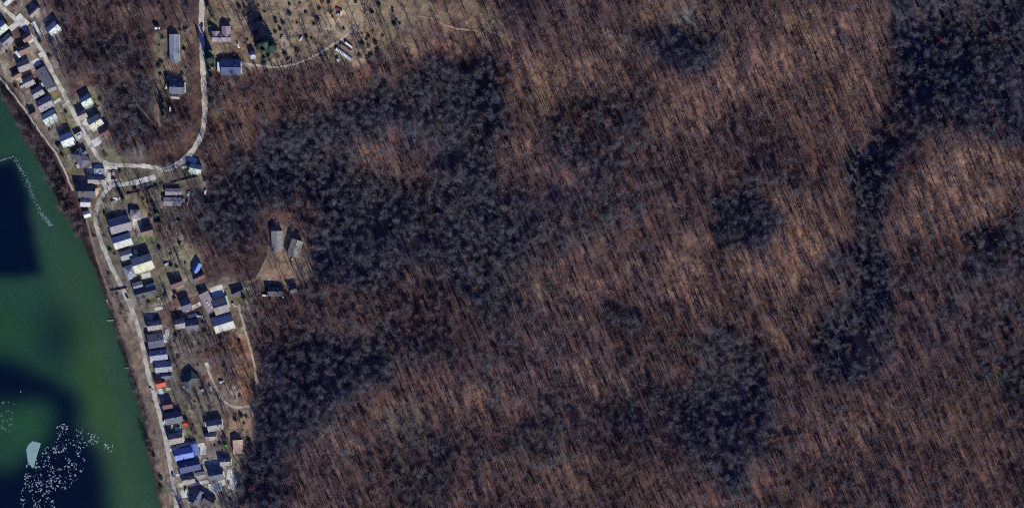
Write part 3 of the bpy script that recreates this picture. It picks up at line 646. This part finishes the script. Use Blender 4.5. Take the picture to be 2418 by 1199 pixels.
def vehicle(cx, cy, ang, paint, label, kind='car', group=None):
    n = {'car': 'parked_car', 'van': 'parked_van', 'truck': 'pickup_truck'}[kind]
    p = P(cx, cy); root = empty(n, (p.x, p.y, p.z + .24), R(ang)); tag(root, label, kind if kind != 'truck' else 'pickup truck', group)
    L = {'car': 2.25, 'van': 2.7, 'truck': 2.7}[kind]
    loft([sec(-L, .78, .35, .85), sec(-L + .2, .88, .25, .98), sec(L - .9, .9, .25, .95), sec(L - .15, .84, .28, .82), sec(L, .72, .35, .7)]).build('body', PAINT[paint], root)
    if kind == 'car': gl, rf = [sec(-1.9, .70, .95, 1.0), sec(-1.3, .72, .95, 1.38), sec(.3, .72, .95, 1.38), sec(1.15, .70, .93, .98)], (-.5, 1.7)
    elif kind == 'van': gl, rf = [sec(-2.6, .78, .95, 1.9), sec(1.3, .78, .95, 1.9), sec(2.0, .72, .93, 1.0)], (-.65, 3.9)
    else: gl, rf = [sec(-.5, .74, .95, 1.5), sec(.8, .74, .95, 1.5), sec(1.5, .70, .93, 1.0)], (.15, 1.3)
    loft(gl).build('windows', m_glass, root); zt = max(q[2] for q in gl[1] + gl[0])
    MB().box(rf[0], 0, zt + .03, rf[1], 1.42, .05).build('roof', PAINT[paint], root)
    if kind == 'truck': MB().box(-1.65, 0, .96, 1.7, 1.4, .04).build('cargo_bed', m_tyre, root)
    for sx in (-1, 1):
        for sy in (-1, 1):
            ww = empty('wheel', (sx * L * .6, sy * .8, .33)); ww.parent = root; put('tyre', tyre_me, ww); put('rim', rim_me, ww)
    for sy in (-1, 1): put('headlight', lamp_me, root, (L - .02, sy * .56, .6))
    stamp(cx, cy, 4); return root
for a in [(54,92,-60,'white','white car beside the small reddish-brown roof at the street bend'),
          (52,204,30,'white','white car on the river side of the grey roofed house'),
          (249,427,88,'white','white car on the lane just right of the long dark-sloped house'),
          (268,408,88,'cream','cream car under a bare tree right of the junction lane'),
          (270,425,0,'white','white car, lower of two right of the junction lane'),
          (228,456,85,'cream','cream car by the porch of the large charcoal roof','van'),
          (268,476,10,'silver','silver car at the verge inside the road bend'),
          (445,458,80,'white','white car at the east end of the upper trailer home'),
          (443,480,88,'pink','pale pink van at the east end of the lower trailer home','van'),
          (485,453,82,'white','white van alone at the wood edge right of the trailer homes','van'),
          (393,623,22,'white','white car among trees right of the lime-cream roof'),
          (262,545,80,'silver','silver car between the large lilac-grey house and the river road'),
          (552,719,-50,'cream','cream car on the lane right of the school block'),
          (472,746,0,'white','white van below the school driveway','van'),
          (362,853,10,'white','white van in front of the blue-grey house on the river road','van'),
          (358,919,-50,'silver','silver car in front of the red-roofed house'),
          (478,920,20,'white','white car under trees left of the curved drive'),
          (523,901,20,'white','white car under a bare tree right of the curved drive'),
          (497,916,-70,'silver','silver car parked on the cream curved drive'),
          (390,992,70,'white','white van on the verge by the slate house with the red shed','van'),
          (440,1158,85,'white','white van parked near the bottom of the river road','van'),
          (528,1118,-80,'white','white van at the east end of the slate house','van'),
          (406,1008,85,'white','white car between the slate house and the grey-brown house'),
          (562,107,-70,'white','white truck under a bare tree below the mauve house','truck'),
          (402,257,85,'white','white van beside the row of dark evergreens','van'),
          (393,205,80,'white','white car left of the slate house in the olive clearing'),
          (690,613,70,'cream','cream pickup truck below the olive-grey barn','truck'),
          (626,697,0,'white','white van left of the black roofed house under the clearing','van'),
          (669,696,85,'white','white van touching the black roofed house on its right','van'),
          (711,92,60,'white','white car parked in the sandy meadow above the track'),
          (667,89,70,'silver','silver car in the meadow right of the tall evergreens'),
          (625,150,10,'blue','blue car by the track below the tall evergreens'),
          (682,143,30,'cream','cream car in the scrub by the track bend'),
          (300,700,-60,'black','black car driving on the river road opposite the charcoal roof'),
          (477,60,90,'black','black car on the hill road near the top'),
          (408,1120,-80,'blue','blue car on the river road beside the taupe roof'),
          (100,198,30,'white','white car on the slab beside the long slate-blue roof'),
          (800,34,10,'silver','silver car in the orange sandy lot at the top'),
          (806,30,80,'white','white van in the orange sandy lot at the top','van'),
          (798,22,-20,'red','red car in the orange sandy lot at the top')]:
    vehicle(*a)
# camper and trailers
def camper(cx, cy, L, Wd, ang, label):
    p = P(cx, cy); root = empty('camper_trailer', (p.x, p.y, p.z + .2), R(ang)); tag(root, label, 'camper')
    l, w_ = L * S, Wd * S
    loft([sec(-l / 2, w_ / 2, .5, 2.7, .3), sec(l / 2 - .8, w_ / 2, .5, 2.8, .3), sec(l / 2, w_ / 2 - .15, .8, 2.2, .3)]).build('body', PAINT['white'], root)
    MB().box(0, -w_ / 2 - .01, 1.8, l * .5, .05, .6).build('window', m_glass, root)
    MB().box(0, 0, 2.9, .9, .7, .24).build('roof_unit', m_trim, root); MB().box(l / 2 + .6, 0, .5, 1.3, .12, .1).build('tow_bar', m_tyre, root)
    for sy in (-1, 1): 
        ww = empty('wheel', (-.3, sy * (w_ / 2 - .1), .33)); ww.parent = root; put('tyre', tyre_me, ww); put('rim', rim_me, ww)
    stamp(cx, cy, 6)
camper(43, 129, 17, 6.5, -52, 'white camper trailer at the lower left of the larger brown roofed house')
camper(517, 158, 23, 8, 90, 'white camper trailer standing upright left of the blue roofed house')
# boat on its cradle in a yard, dock on the river
def hull_mb(l, w_, h):
    secs = []
    for t, k in ((-.5, .8), (-.25, 1), (.1, .95), (.35, .6), (.5, .06)):
        x = t * l; b = w_ / 2 * k
        secs.append([(x, -b * .5, .1), (x, b * .5, .1), (x, b, h), (x, b - .12, h), (x, b * .4, .35), (x, -b * .4, .35), (x, -b + .12 * (k > .1), h), (x, -b, h)])
    return loft(secs)
p = P(377, 710); root = empty('open_boat', (p.x, p.y, p.z + .45), R(-70)); tag(root, 'cream open boat on blocks in the yard below the long charcoal roof', 'boat')
hull_mb(6.5, 2.4, 1.0).build('hull', PAINT['cream'], root)
for x in (-1.2, .6): MB().box(x, 0, .7, .3, 1.7, .06).build('bench', m_wood, root)
MB().box(-1.5, 0, -.2, .3, 2, .5).box(1, 0, -.2, .3, 1.6, .5).build('support_block', m_wood, root)
def dock(px, py, l, ang, label):
    q = P(px, py); root = empty('river_dock', (q.x, q.y, .5), R(ang)); tag(root, label, 'dock', 'small docks along the river bank')
    MB().box(0, 0, .1, l, 1.4, .12).build('deck', m_wood, root); b = MB()
    for x in (-l / 2 + .2, 0, l / 2 - .2):
        for y in (-.7, .7): b.cone((x, y, -4), (x, y, .8), .12, .12, 6, True)
    b.build('post', m_wood, root)
dock(262, 756, 6.5, 2, 'wooden dock jutting from the bank beside the brown-grey roadside house')
dock(256, 716, 8, -62, 'pale dock lying along the bank below the long charcoal roof')
dock(300, 868, 4.5, 15, 'short wooden dock on the bank opposite the blue-grey houses')
# fence/hedge line, retaining wall by the side lane
def fence(pts, label, h=1.6, name='board_fence'):
    a = P(*pts[0]); root = empty(name, a); tag(root, label, 'fence'); b = MB(); c = MB()
    for p, q in zip(pts[:-1], pts[1:]):
        n = max(1, int(math.hypot(q[0] - p[0], q[1] - p[1]) / 6))
        for i in range(n):
            u = [p[k] + (q[k] - p[k]) * i / n for k in (0, 1)]; v = [p[k] + (q[k] - p[k]) * (i + 1) / n for k in (0, 1)]
            A, B = P(*u) - a, P(*v) - a; d = (B - A); M = Matrix.Translation((A + B) / 2 + Vector((0, 0, h / 2))) @ Matrix.Rotation(math.atan2(d.y, d.x), 4, 'Z')
            b.box(0, 0, 0, d.length - .1, .06, h, M); c.box(A.x, A.y, A.z + h / 2, .14, .14, h + .3)
    b.build('panel', m_wood, root); c.build('post', m_wood, root)
fence([(300,460),(335,452),(372,442)], 'dark board fence below the pale side lane strip')
fence([(402,434),(440,424),(466,418)], 'dark board fence between the fork house and the upper trailer home')
fence([(262,688),(286,683),(300,680)], 'short fence crossing the verge between river track and road')
fence([(585,600),(588,560)], 'short weathered fence west of the wooded clearing') if False else None

# ------------------------------------------------------------------ drifting ice
m_ice = mat('river_ice', (.30, .38, .44), .6, .4, var=.3, scale=.6); m_floe = mat('grey_green_ice', (.24, .40, .38), .55, .4, var=.12, scale=.12)
def floe_me(pts, th, m):
    mb = MB(); n = len(pts)
    mb.v = [(x * 1.03, y * 1.03, -.15) for x, y in pts] + [(x, y, th) for x, y in pts] + [(x * .8, y * .8, th * 1.25) for x, y in pts]
    for k in range(n):
        j = (k + 1) % n; mb.f += [(k, j, n + j, n + k), (n + k, n + j, 2 * n + j, 2 * n + k)]
    mb.f.append(tuple(range(2 * n, 3 * n))); return mb.mesh('ice_floe', m)
bp = [(62,1062),(66,1050),(76,1041),(84,1042),(90,1044),(96,1045),(93,1056),(89,1068),(84,1085),(80,1102),(72,1098),(66,1090)]
cxb, cyb = 78, 1068
big = bpy.data.objects.new('ice_floe', floe_me([((x - cxb) * S, -(y - cyb) * S) for x, y in reversed(bp)], .25, m_floe)); col.objects.link(big)
big.location = ((cxb - W0 / 2) * S, (H0 / 2 - cyb) * S, 0); tag(big, 'largest grey-green sheet of ice, wedge shaped, left of the ice field', 'ice floe')
fl = []
for k in range(7):
    rr = random.Random(k); n = rr.choice((5, 6, 7, 8)); a0 = rr.random() * 6
    fl.append(floe_me([(math.cos(a0 + 2 * math.pi * i / n) * rr.uniform(.6, 1.1), math.sin(a0 + 2 * math.pi * i / n) * rr.uniform(.35, .7)) for i in range(n)], .12, m_ice))
def in_poly(x, y, pts):
    c = False
    for i in range(len(pts)):
        (x0, y0), (x1, y1) = pts[i], pts[(i + 1) % len(pts)]
        if (y0 > y) != (y1 > y) and x < (x1 - x0) * (y - y0) / (y1 - y0) + x0: c = not c
    return c
FIELD = [(150,1000),(180,1000),(200,1012),(200,1040),(188,1075),(205,1085),(200,1110),(185,1130),(165,1150),(125,1160),(130,1199),(120,1230),(40,1230),(60,1100),(98,1075),(110,1050),(130,1040),(128,1010)]
cand = []
rr = random.Random(5)
while len(cand) < 560:
    x, y = rr.uniform(30, 210), rr.uniform(995, 1230)
    if in_poly(x, y, FIELD) and not in_poly(x, y, bp) and mnoise.noise(Vector((x * .05, y * .05, 2))) + rr.uniform(-.3, .5) > .02: cand.append((x, y, rr.uniform(.3, 1.0) ** 2 * 1.45, 'field'))
for _ in range(46): cand.append((rr.uniform(-4, 36), rr.uniform(945, 1020), rr.uniform(.25, .8), 'west'))
for _ in range(26): t = rr.random(); cand.append((rr.gauss(212, 12), rr.gauss(1040, 9), rr.uniform(.4, 1.5), 'east'))
for _ in range(16): cand.append((rr.gauss(252, 9), rr.gauss(1056, 5), rr.uniform(.3, 1.3), 'east'))
arc = [(36,372),(46,395),(60,420),(72,450),(84,478),(98,505),(110,520),(121,531)]
for _ in range(330):
    t = rr.random() * 6.99; i = int(t); f = t - i; k = 1 - abs(t - 2.5) / 7
    cand.append((arc[i][0] + (arc[i + 1][0] - arc[i][0]) * f + rr.gauss(0, 3.6 * k), arc[i][1] + (arc[i + 1][1] - arc[i][1]) * f + rr.gauss(0, 2.5), rr.uniform(.15, .62), 'arc'))
cand += [(49, 924, .9, 'lone'), (122, 532, 1.3, 'arc'), (71, 971, .6, 'lone')]
for _ in range(60): t = rr.random(); cand.append((t * 34 - 2, 380 - t * 11 + rr.gauss(0, .9), rr.uniform(.2, .6), 'arc'))
cand.sort(key=lambda c: -c[2] if c[3] != 'lone' else -9)
LB = {'field': ('small pale ice floe in the dense drift ice field on the dark water', 'ice floes in the dense drift field'),
      'west': ('small ice floe on the green water at the left edge, above the wedge shaped sheet', 'ice floes at the left edge'),
      'east': ('pale ice floe trailing right of the dense drift field over green water', 'ice floes east of the drift field'),
      'arc': ('small white ice floe in the curved line of ice upstream', 'ice floes in the curved line')}
lone_l = {49: 'lone white ice floe on dark water above the left edge ice', 71: 'lone faint ice floe right of the left edge ice'}
for k, (x, y, s_, z) in enumerate(cand[:300]):
    o = put('ice_floe', fl[k % 7], None, ((x - W0 / 2) * S, (H0 / 2 - y) * S, .0), rr.uniform(0, 6.28), (s_ * rr.uniform(.8, 1.3), s_ * rr.uniform(.6, 1), 1))
    if z == 'lone': tag(o, lone_l[int(x)], 'ice floe')
    else: tag(o, LB[z][0], 'ice floe', LB[z][1])
mb = MB()
for k, (x, y, s_, z) in enumerate(cand[300:]):
    me = fl[k % 7]; b = len(mb.v); a = rr.uniform(0, 6.28); c, s2 = math.cos(a) * s_, math.sin(a) * s_
    mb.v += [(v.co.x * c - v.co.y * s2 + (x - W0 / 2) * S, v.co.x * s2 + v.co.y * c + (H0 / 2 - y) * S, v.co.z) for v in me.vertices]
    mb.f += [tuple(b + i for i in p.vertices) for p in me.polygons]
tag(mb.build('brash_ice', m_ice), 'fine brash ice scattered between the drifting floes', 'ice', kind='stuff')

# ------------------------------------------------------------------ trees
m_bark = mat('grey_bark', (.15, .125, .115), .9, .1, var=.2, scale=3); m_twig = mat('grey_twigs', (.150, .122, .140), .9, .1)
m_twigb = mat('blue_grey_twigs', (.140, .145, .172), .9, .1)
m_twigr = mat('russet_twigs', (.185, .112, .100), .9, .1); m_need = mat('evergreen_needles', (.028, .058, .044), .8, .2, var=.3, scale=1.5)
m_bush = mat('bright_evergreen', (.05, .20, .04), .8, .2, var=.3, scale=2)
for m_ in (m_twig, m_twigb, m_twigr, m_need):
    n_ = m_.node_tree.nodes; l_ = m_.node_tree.links; b_ = n_['Principled BSDF']; src_ = b_.inputs['Base Color'].links[0].from_socket
    oi_ = n_.new('ShaderNodeObjectInfo'); mr_ = n_.new('ShaderNodeMapRange'); mr_.inputs[3].default_value = .55; mr_.inputs[4].default_value = 1.5; l_.new(oi_.outputs['Random'], mr_.inputs[0])
    x_ = n_.new('ShaderNodeMix'); x_.data_type = 'RGBA'; x_.blend_type = 'MULTIPLY'; x_.inputs[0].default_value = 1; l_.new(src_, x_.inputs[6]); l_.new(mr_.outputs[0], x_.inputs[7]); l_.new(x_.outputs[2], b_.inputs['Base Color'])
def bare_tree(seed, h=15, spread=4.2, twigs=260, tw=.085, maxl=13, tl=(.8, 2.0), up0=.6):
    rr = random.Random(seed); tr = MB(); cr = MB(); lean = Vector((rr.gauss(0, .5), rr.gauss(0, .5), 0))
    pts = [Vector((0, 0, -1)) ]; n = 6
    for i in range(1, n + 1): pts.append(Vector((0, 0, h * i / n)) + lean * (i / n) ** 2 + Vector((rr.gauss(0, .15), rr.gauss(0, .15), 0)))
    r = lambda t: .32 * (1 - t) ** .8 + .05
    for i in range(n): tr.cone(pts[i], pts[i + 1], r(i / n), r((i + 1) / n), 6)
    ends = []
    for k in range(maxl):
        t = rr.uniform(.32, .97); z = t * n; i = min(int(z), n - 1); p0 = pts[i].lerp(pts[i + 1], z - i)
        a = k * 2.4 + rr.uniform(-.4, .4); ln = spread * (1.15 - .55 * t) * rr.uniform(.7, 1.15); up = rr.uniform(.35, .95)
        p1 = p0 + Vector((math.cos(a) * ln * .55, math.sin(a) * ln * .55, ln * up * .5)); p2 = p1 + Vector((math.cos(a + rr.uniform(-.4, .4)) * ln * .45, math.sin(a) * ln * .45, ln * up * .6))
        rb = .14 * (1.2 - t); cr.cone(p0, p1, rb, rb * .65, 4); cr.cone(p1, p2, rb * .65, .02, 3); ends.append((p0, p1, p2))
    for k in range(twigs):
        p0, p1, p2 = ends[k % maxl]; t = rr.random(); q = p0.lerp(p1, .4 + t) if t < .5 else p1.lerp(p2, t * 2 - 1)
        d = Vector((rr.gauss(0, 1), rr.gauss(0, 1), rr.gauss(up0, .6))).normalized() * rr.uniform(*tl)
        s_ = d.cross(Vector((rr.gauss(0, 1), rr.gauss(0, 1), rr.gauss(0, 1)))).normalized() * tw * .5
        b = len(cr.v); cr.v += [tuple(q - s_), tuple(q + s_), tuple(q + d)]; cr.f.append((b, b + 1, b + 2))
    return tr, cr
def conifer(seed, h=18, rad=3.2, layers=22, per=11):
    rr = random.Random(seed); tr = MB(); cr = MB(); tr.cone((0, 0, -1), (0, 0, h * .95), .28, .03, 6)
    for k in range(layers):
        t = k / layers; z = h * (.12 + .86 * t); r_ = rad * (1 - t) ** .8 + .25
        for j in range(per):
            a = 2 * math.pi * (j + rr.random()) / per; ln = r_ * rr.uniform(.7, 1.15); wv = ln * .28 + .12
            d = Vector((math.cos(a), math.sin(a), 0)); s_ = Vector((-d.y, d.x, 0)); z2 = z + rr.uniform(-.3, .3)
            p = Vector((0, 0, z2)); m1 = p + d * ln * .55 + Vector((0, 0, .05)); e = p + d * ln - Vector((0, 0, .28 * ln))
            for sg in (-1, 1):
                b = len(cr.v); cr.v += [tuple(p), tuple(m1 + s_ * wv * sg - Vector((0, 0, .2))), tuple(e), tuple(m1 + Vector((0, 0, .12)))]; cr.f.append((b, b + 1, b + 2, b + 3) if sg < 0 else (b, b + 3, b + 2, b + 1))
    return tr, cr
HT = [15, 17, 13, 16, 12, 18]
protos = []
for k in range(6):
    t, c = bare_tree(40 + k, HT[k], 3.7 + .25 * k); protos.append((t, c))
def combine(t, c, name, m1, m2):
    me = bpy.data.meshes.new(name); n = len(t.v); me.from_pydata(t.v + c.v, [], t.f + [tuple(i + n for i in f) for f in c.f])
    me.materials.append(m1); me.materials.append(m2)
    mi = np.zeros(len(me.polygons), np.int32); mi[len(t.f):] = 1; me.polygons.foreach_set('material_index', mi); me.update()
    return bpy.data.objects.new(name, me)
stuff_bare = [combine(t, c, 'bare_tree_source', m_bark, m_twigr if k in (2, 5) else m_twig) for k, (t, c) in enumerate(protos)]
con_src = [conifer(9 + k, h, r) for k, (h, r) in enumerate(((19, 3.2), (15, 2.7), (24, 5.6)))]
protos2 = [bare_tree(80 + k, (14, 12, 16)[k], 5.6, 230, .085, 16, (1.2, 3.4), .3) for k in range(3)]
stuff_dense = [combine(t, c, 'dense_tree_source', m_bark, m_twigb) for t, c in protos2]
stuff_con = [combine(t, c, 'pine_source', m_bark, m_need) for t, c in con_src[:2]]

# tree positions: jittered grid, thinned by a density map
dens = np.ones((F.ny, F.nx))
for m in mead + clr: dens *= 1 - .58 * np.clip(m * 1.3, 0, 1)
dens *= 1 - .15 * np.clip(vilF * 1.2, 0, 1)
dens = np.maximum(dens, np.clip(1 - np.abs(dF - 7) / 9, 0, 1) * .8)
dens *= 1 - .55 * F.poly([(900,-40),(1120,-40),(1200,80),(1060,120),(960,140),(900,110)], 40)
dens *= 1 - .6 * F.ell(1610, 40, 60, 60, 30, 1.5)
dens *= 1 - .55 * F.poly([(540,800),(595,785),(606,900),(600,955),(565,955)], 8)
dens *= np.clip(.86 + .5 * fnoise(F.ny, F.nx, 25, 201, 3), .25, 1)
dens = np.where(dF < 1.0, 0, dens)
bl = blur(usemask, 1) > .05
dens = np.where(bl, 0, dens)
greenery = F.poly(SLOPES[3][2], 16) * .22 + F.ell(1165, 270, 35, 110, 0, 2) * .25 + F.ell(2050, 420, 50, 70, 0, 2) * .3 + F.ell(2330, 580, 60, 50, 0, 2) * .3 
sp = 12.5; pts = []
ys = np.arange(-290, 1490, sp); xs = np.arange(-200, 2700, sp)
gx, gy = np.meshgrid(xs, ys); gx = gx + rng.normal(0, .9, gx.shape) * sp; gy = gy + rng.normal(0, .9, gy.shape) * sp
gx = gx.ravel(); gy = gy.ravel(); keep = rng.random(gx.size) < F.sample(dens, gx, gy); gx, gy = gx[keep], gy[keep]
isg = rng.random(gx.size) < F.sample(greenery, gx, gy)
inv = F.sample(vilF + sum(mead) + sum(clr), gx, gy); dsh = F.sample(dF, gx, gy)
inframe = (gx > 4) & (gx < W0 - 4) & (gy > 4) & (gy < H0 - 4)
score = np.where(inframe & ~isg, np.clip(inv, 0, 1) * 2 + (np.abs(dsh - 7) < 9) * 1.2 + (gx < 640) * .5 - gx / 4000 + rng.random(gx.size) * .4, -9)
order = np.argsort(-score); solo = order[:300]; rest = np.ones(gx.size, bool); rest[solo] = False
tm = [(t.mesh('trunk', m_bark), c.mesh('crown', m_twigr if k in (2, 5) else m_twig)) for k, (t, c) in enumerate(protos + protos2)]
def region(x, y):
    d = float(shore_d(np.float64(x), np.float64(y)))
    if d < 17: return ('bare leafless tree on the steep river bank', 'bare trees on the river bank')
    if y < 380 and x > 486: return ('bare leafless tree in the open meadow right of the hill road', 'bare trees in the hill meadow')
    if y < 330 and x > 355: return ('bare leafless tree by the olive clearing left of the hill road', 'bare trees by the olive clearing')
    if x > 606: return ('bare leafless tree around the clearing with two grey buildings', 'bare trees round the wooded clearing')
    if y < 385: return ('bare leafless tree beside the northern village street', 'bare trees by the northern street')
    if y < 800: return ('bare leafless tree among the yards between road fork and school', 'bare trees in the middle yards')
    return ('bare leafless tree among the yards south of the school', 'bare trees in the southern yards')
for j, i in enumerate(solo):
    k = int(rng.integers(9)); x, y = float(gx[i]), float(gy[i]); s_ = float(rng.uniform(.6, 1.05)); lb, gp = region(x, y)
    q = P(x, y); root = empty('bare_tree', q, float(rng.uniform(0, 6.28))); root.scale = (s_,) * 3; tag(root, lb, 'tree', gp)
    put('trunk', tm[k][0], root); put('crown', tm[k][1], root)
ev = [(630,104,1.25,2,'tallest dark evergreen casting the longest shadow in the meadow'),(642,112,1.1,2,'broad evergreen at the right foot of the tallest one in the meadow'),(624,122,1.1,0,'small evergreen below the tallest one in the meadow'),(616,106,1.05,2,'evergreen at the left foot of the tallest one in the meadow'),
      (386,243,.62,0,'topmost of the three dark evergreens in the row below the olive clearing'),(386,259,.66,1,'middle of the three dark evergreens in the row below the olive clearing'),(387,274,.6,0,'lowest of the three dark evergreens in the row below the olive clearing'),
      (397,248,.45,1,'small evergreen right of the evergreen row'),(397,181,.4,0,'small round evergreen left of the slate house, upper one'),(393,199,.4,1,'small round evergreen left of the slate house, lower one'),
      (492,16,.85,0,'evergreen beside the hill road at the top edge'),(497,120,.8,0,'upper evergreen right of the hill road below the mauve house'),(496,140,.85,2,'large middle evergreen right of the hill road'),(495,165,.7,1,'lower evergreen right of the hill road'),(500,182,.6,0,'lowest evergreen right of the hill road, near the wood'),
      (375,72,.35,1,'tiny evergreen under the white shed in the olive clearing'),(290,470,.75,0,'dark evergreen inside the river road bend'),(282,452,.6,1,'smaller dark evergreen above the bend evergreen'),(371,505,.9,0,'dark evergreen above the barn near the green lawn'),(378,525,.8,1,'dark evergreen right of the brown barn'),
      (533,1035,.55,1,'dark evergreen right of the grey roofed house by the tan barn'),(577,704,.6,0,'dark evergreen right of the school lane'),(95,100,.6,0,'dark evergreen in the shade at the street bend'),(185,353,.7,1,'dark evergreen between the blue-white roof and the slate hip roof'),(500,40,.5,1,'small evergreen right of the hill road near the top')]
cm = [(t.mesh('trunk', m_bark), c.mesh('crown', m_need)) for t, c in con_src]
for x, y, s_, k, lb in ev:
    root = empty('evergreen_tree', P(x, y), random.random() * 6); root.scale = (s_,) * 3; tag(root, lb, 'tree', 'evergreens near the houses'); put('trunk', cm[k][0], root); put('crown', cm[k][1], root)
t, c = conifer(77, 5, 2.6, 14, 14); root = empty('green_bush', P(532, 1048)); tag(root, 'bright green bush right of the small brown-grey shed', 'bush')
t.build('stem', m_bark, root); c.build('foliage', m_bush, root)

def shrub(seed, r0=1.3, n=150):
    rr = random.Random(seed); f = MB(); st = MB()
    for k in range(6):
        a = k * 1.05; st.cone((0, 0, -.3), (math.cos(a) * r0 * .5, math.sin(a) * r0 * .5, r0 * .8), .05, .02, 4)
    for _ in range(n):
        d = Vector((rr.gauss(0, 1), rr.gauss(0, 1), abs(rr.gauss(0, 1)))).normalized() * r0 * rr.uniform(.5, 1.1); a = Vector((rr.gauss(0, 1), rr.gauss(0, 1), rr.gauss(0, 1))).normalized() * .28; b = d.cross(a).normalized() * .2
        f.poly([d - a, d + b, d + a, d - b])
    return st.mesh('stem', m_bark), f.mesh('foliage', m_need if seed % 2 else m_twigr)
sh = [shrub(k) for k in range(4)]; sn = 0; rr = random.Random(77)
while sn < 180:
    x, y = rr.uniform(2, 960), rr.uniform(2, 1197)
    v_ = float(F.sample(vilF, x, y)); md_ = float(F.sample(sum(mead), x, y))
    if max(v_, md_) < .6 or float(F.sample(dF, x, y)) < 3 or float(F.sample(usemask, x, y)) > 0: continue
    k = rr.randrange(4); root = empty('shrub', P(x, y), rr.random() * 6); s_ = rr.uniform(.7, 1.9); root.scale = (s_,) * 3
    ar = 'hill meadow clearings' if md_ > v_ else ('northern yards' if y < 400 else 'yards between road fork and school' if y < 800 else 'yards south of the school')
    tag(root, ('dark evergreen' if k % 2 else 'russet') + ' shrub in the ' + ar, 'shrub', ('dark' if k % 2 else 'russet') + ' shrubs in the ' + ar)
    put('stem', sh[k][0], root); put('foliage', sh[k][1], root); sn += 1

def forest(name, srcs, X, Y, label, smin, smax):
    x, y, z = PN(X, Y); n = len(X); me = bpy.data.meshes.new(name); me.vertices.add(n)
    me.vertices.foreach_set('co', np.stack([x, y, z], -1).astype(np.float32).ravel())
    a = me.attributes.new('scl', 'FLOAT', 'POINT'); a.data.foreach_set('value', rng.uniform(smin, smax, n).astype(np.float32))
    a = me.attributes.new('rot', 'FLOAT', 'POINT'); a.data.foreach_set('value', rng.uniform(0, 6.28, n).astype(np.float32))
    a = me.attributes.new('idx', 'INT', 'POINT'); a.data.foreach_set('value', rng.integers(0, len(srcs), n).astype(np.int32))
    o = bpy.data.objects.new(name, me); col.objects.link(o)
    ng = bpy.data.node_groups.new(name, 'GeometryNodeTree'); ng.interface.new_socket('Geometry', in_out='INPUT', socket_type='NodeSocketGeometry'); ng.interface.new_socket('Geometry', in_out='OUTPUT', socket_type='NodeSocketGeometry')
    N = ng.nodes; L = ng.links; gi = N.new('NodeGroupInput'); go = N.new('NodeGroupOutput')
    ip = N.new('GeometryNodeInstanceOnPoints'); j = N.new('GeometryNodeJoinGeometry')
    for s_ in reversed(srcs):
        oi = N.new('GeometryNodeObjectInfo'); oi.inputs['Object'].default_value = s_; oi.inputs['As Instance'].default_value = True; L.new(oi.outputs['Geometry'], j.inputs[0])
    def at(nm, t):
        q = N.new('GeometryNodeInputNamedAttribute'); q.data_type = t; q.inputs['Name'].default_value = nm; return q.outputs['Attribute']
    m2p = N.new('GeometryNodeMeshToPoints'); L.new(gi.outputs[0], m2p.inputs[0]); L.new(m2p.outputs[0], ip.inputs['Points']); L.new(j.outputs[0], ip.inputs['Instance'])
    ip.inputs['Pick Instance'].default_value = True; L.new(at('idx', 'INT'), ip.inputs['Instance Index'])
    cx = N.new('ShaderNodeCombineXYZ'); L.new(at('rot', 'FLOAT'), cx.inputs[2]); L.new(cx.outputs[0], ip.inputs['Rotation'])
    L.new(at('scl', 'FLOAT'), ip.inputs['Scale']); L.new(ip.outputs[0], go.inputs[0])
    md = o.modifiers.new('forest', 'NODES'); md.node_group = ng
    return tag(o, label, 'woodland', kind='stuff')
dkp = rng.random(gx.size) < np.clip(F.sample(dk, gx, gy) * 1.1 - .02 + .55 * F.sample(n1, gx, gy) + .45 * F.sample(n4, gx, gy), 0, .95)
dkp &= rest & ~isg & (F.sample(vilF, gx, gy) < .3)
forest('grey_forest', stuff_dense, np.concatenate([gx[dkp], gx[dkp] + rng.normal(0, 9, dkp.sum()), gx[dkp] + rng.normal(0, 9, dkp.sum())]), np.concatenate([gy[dkp], gy[dkp] + rng.normal(0, 9, dkp.sum()), gy[dkp] + rng.normal(0, 9, dkp.sum())]), 'dense grey-blue leafless woods in the shaded hollows of the hills', .28, .82)
forest('leafless_forest', stuff_bare, gx[rest & ~isg & ~dkp], gy[rest & ~isg & ~dkp], 'leafless winter forest covering the hills east of the village', .5, 1.25)
forest('evergreen_forest', stuff_con, gx[rest & isg], gy[rest & isg], 'dark evergreens scattered through the shaded hollows of the forest', .42, .72)
print('COUNTS', rest.sum(), isg.sum(), len(bpy.data.objects))
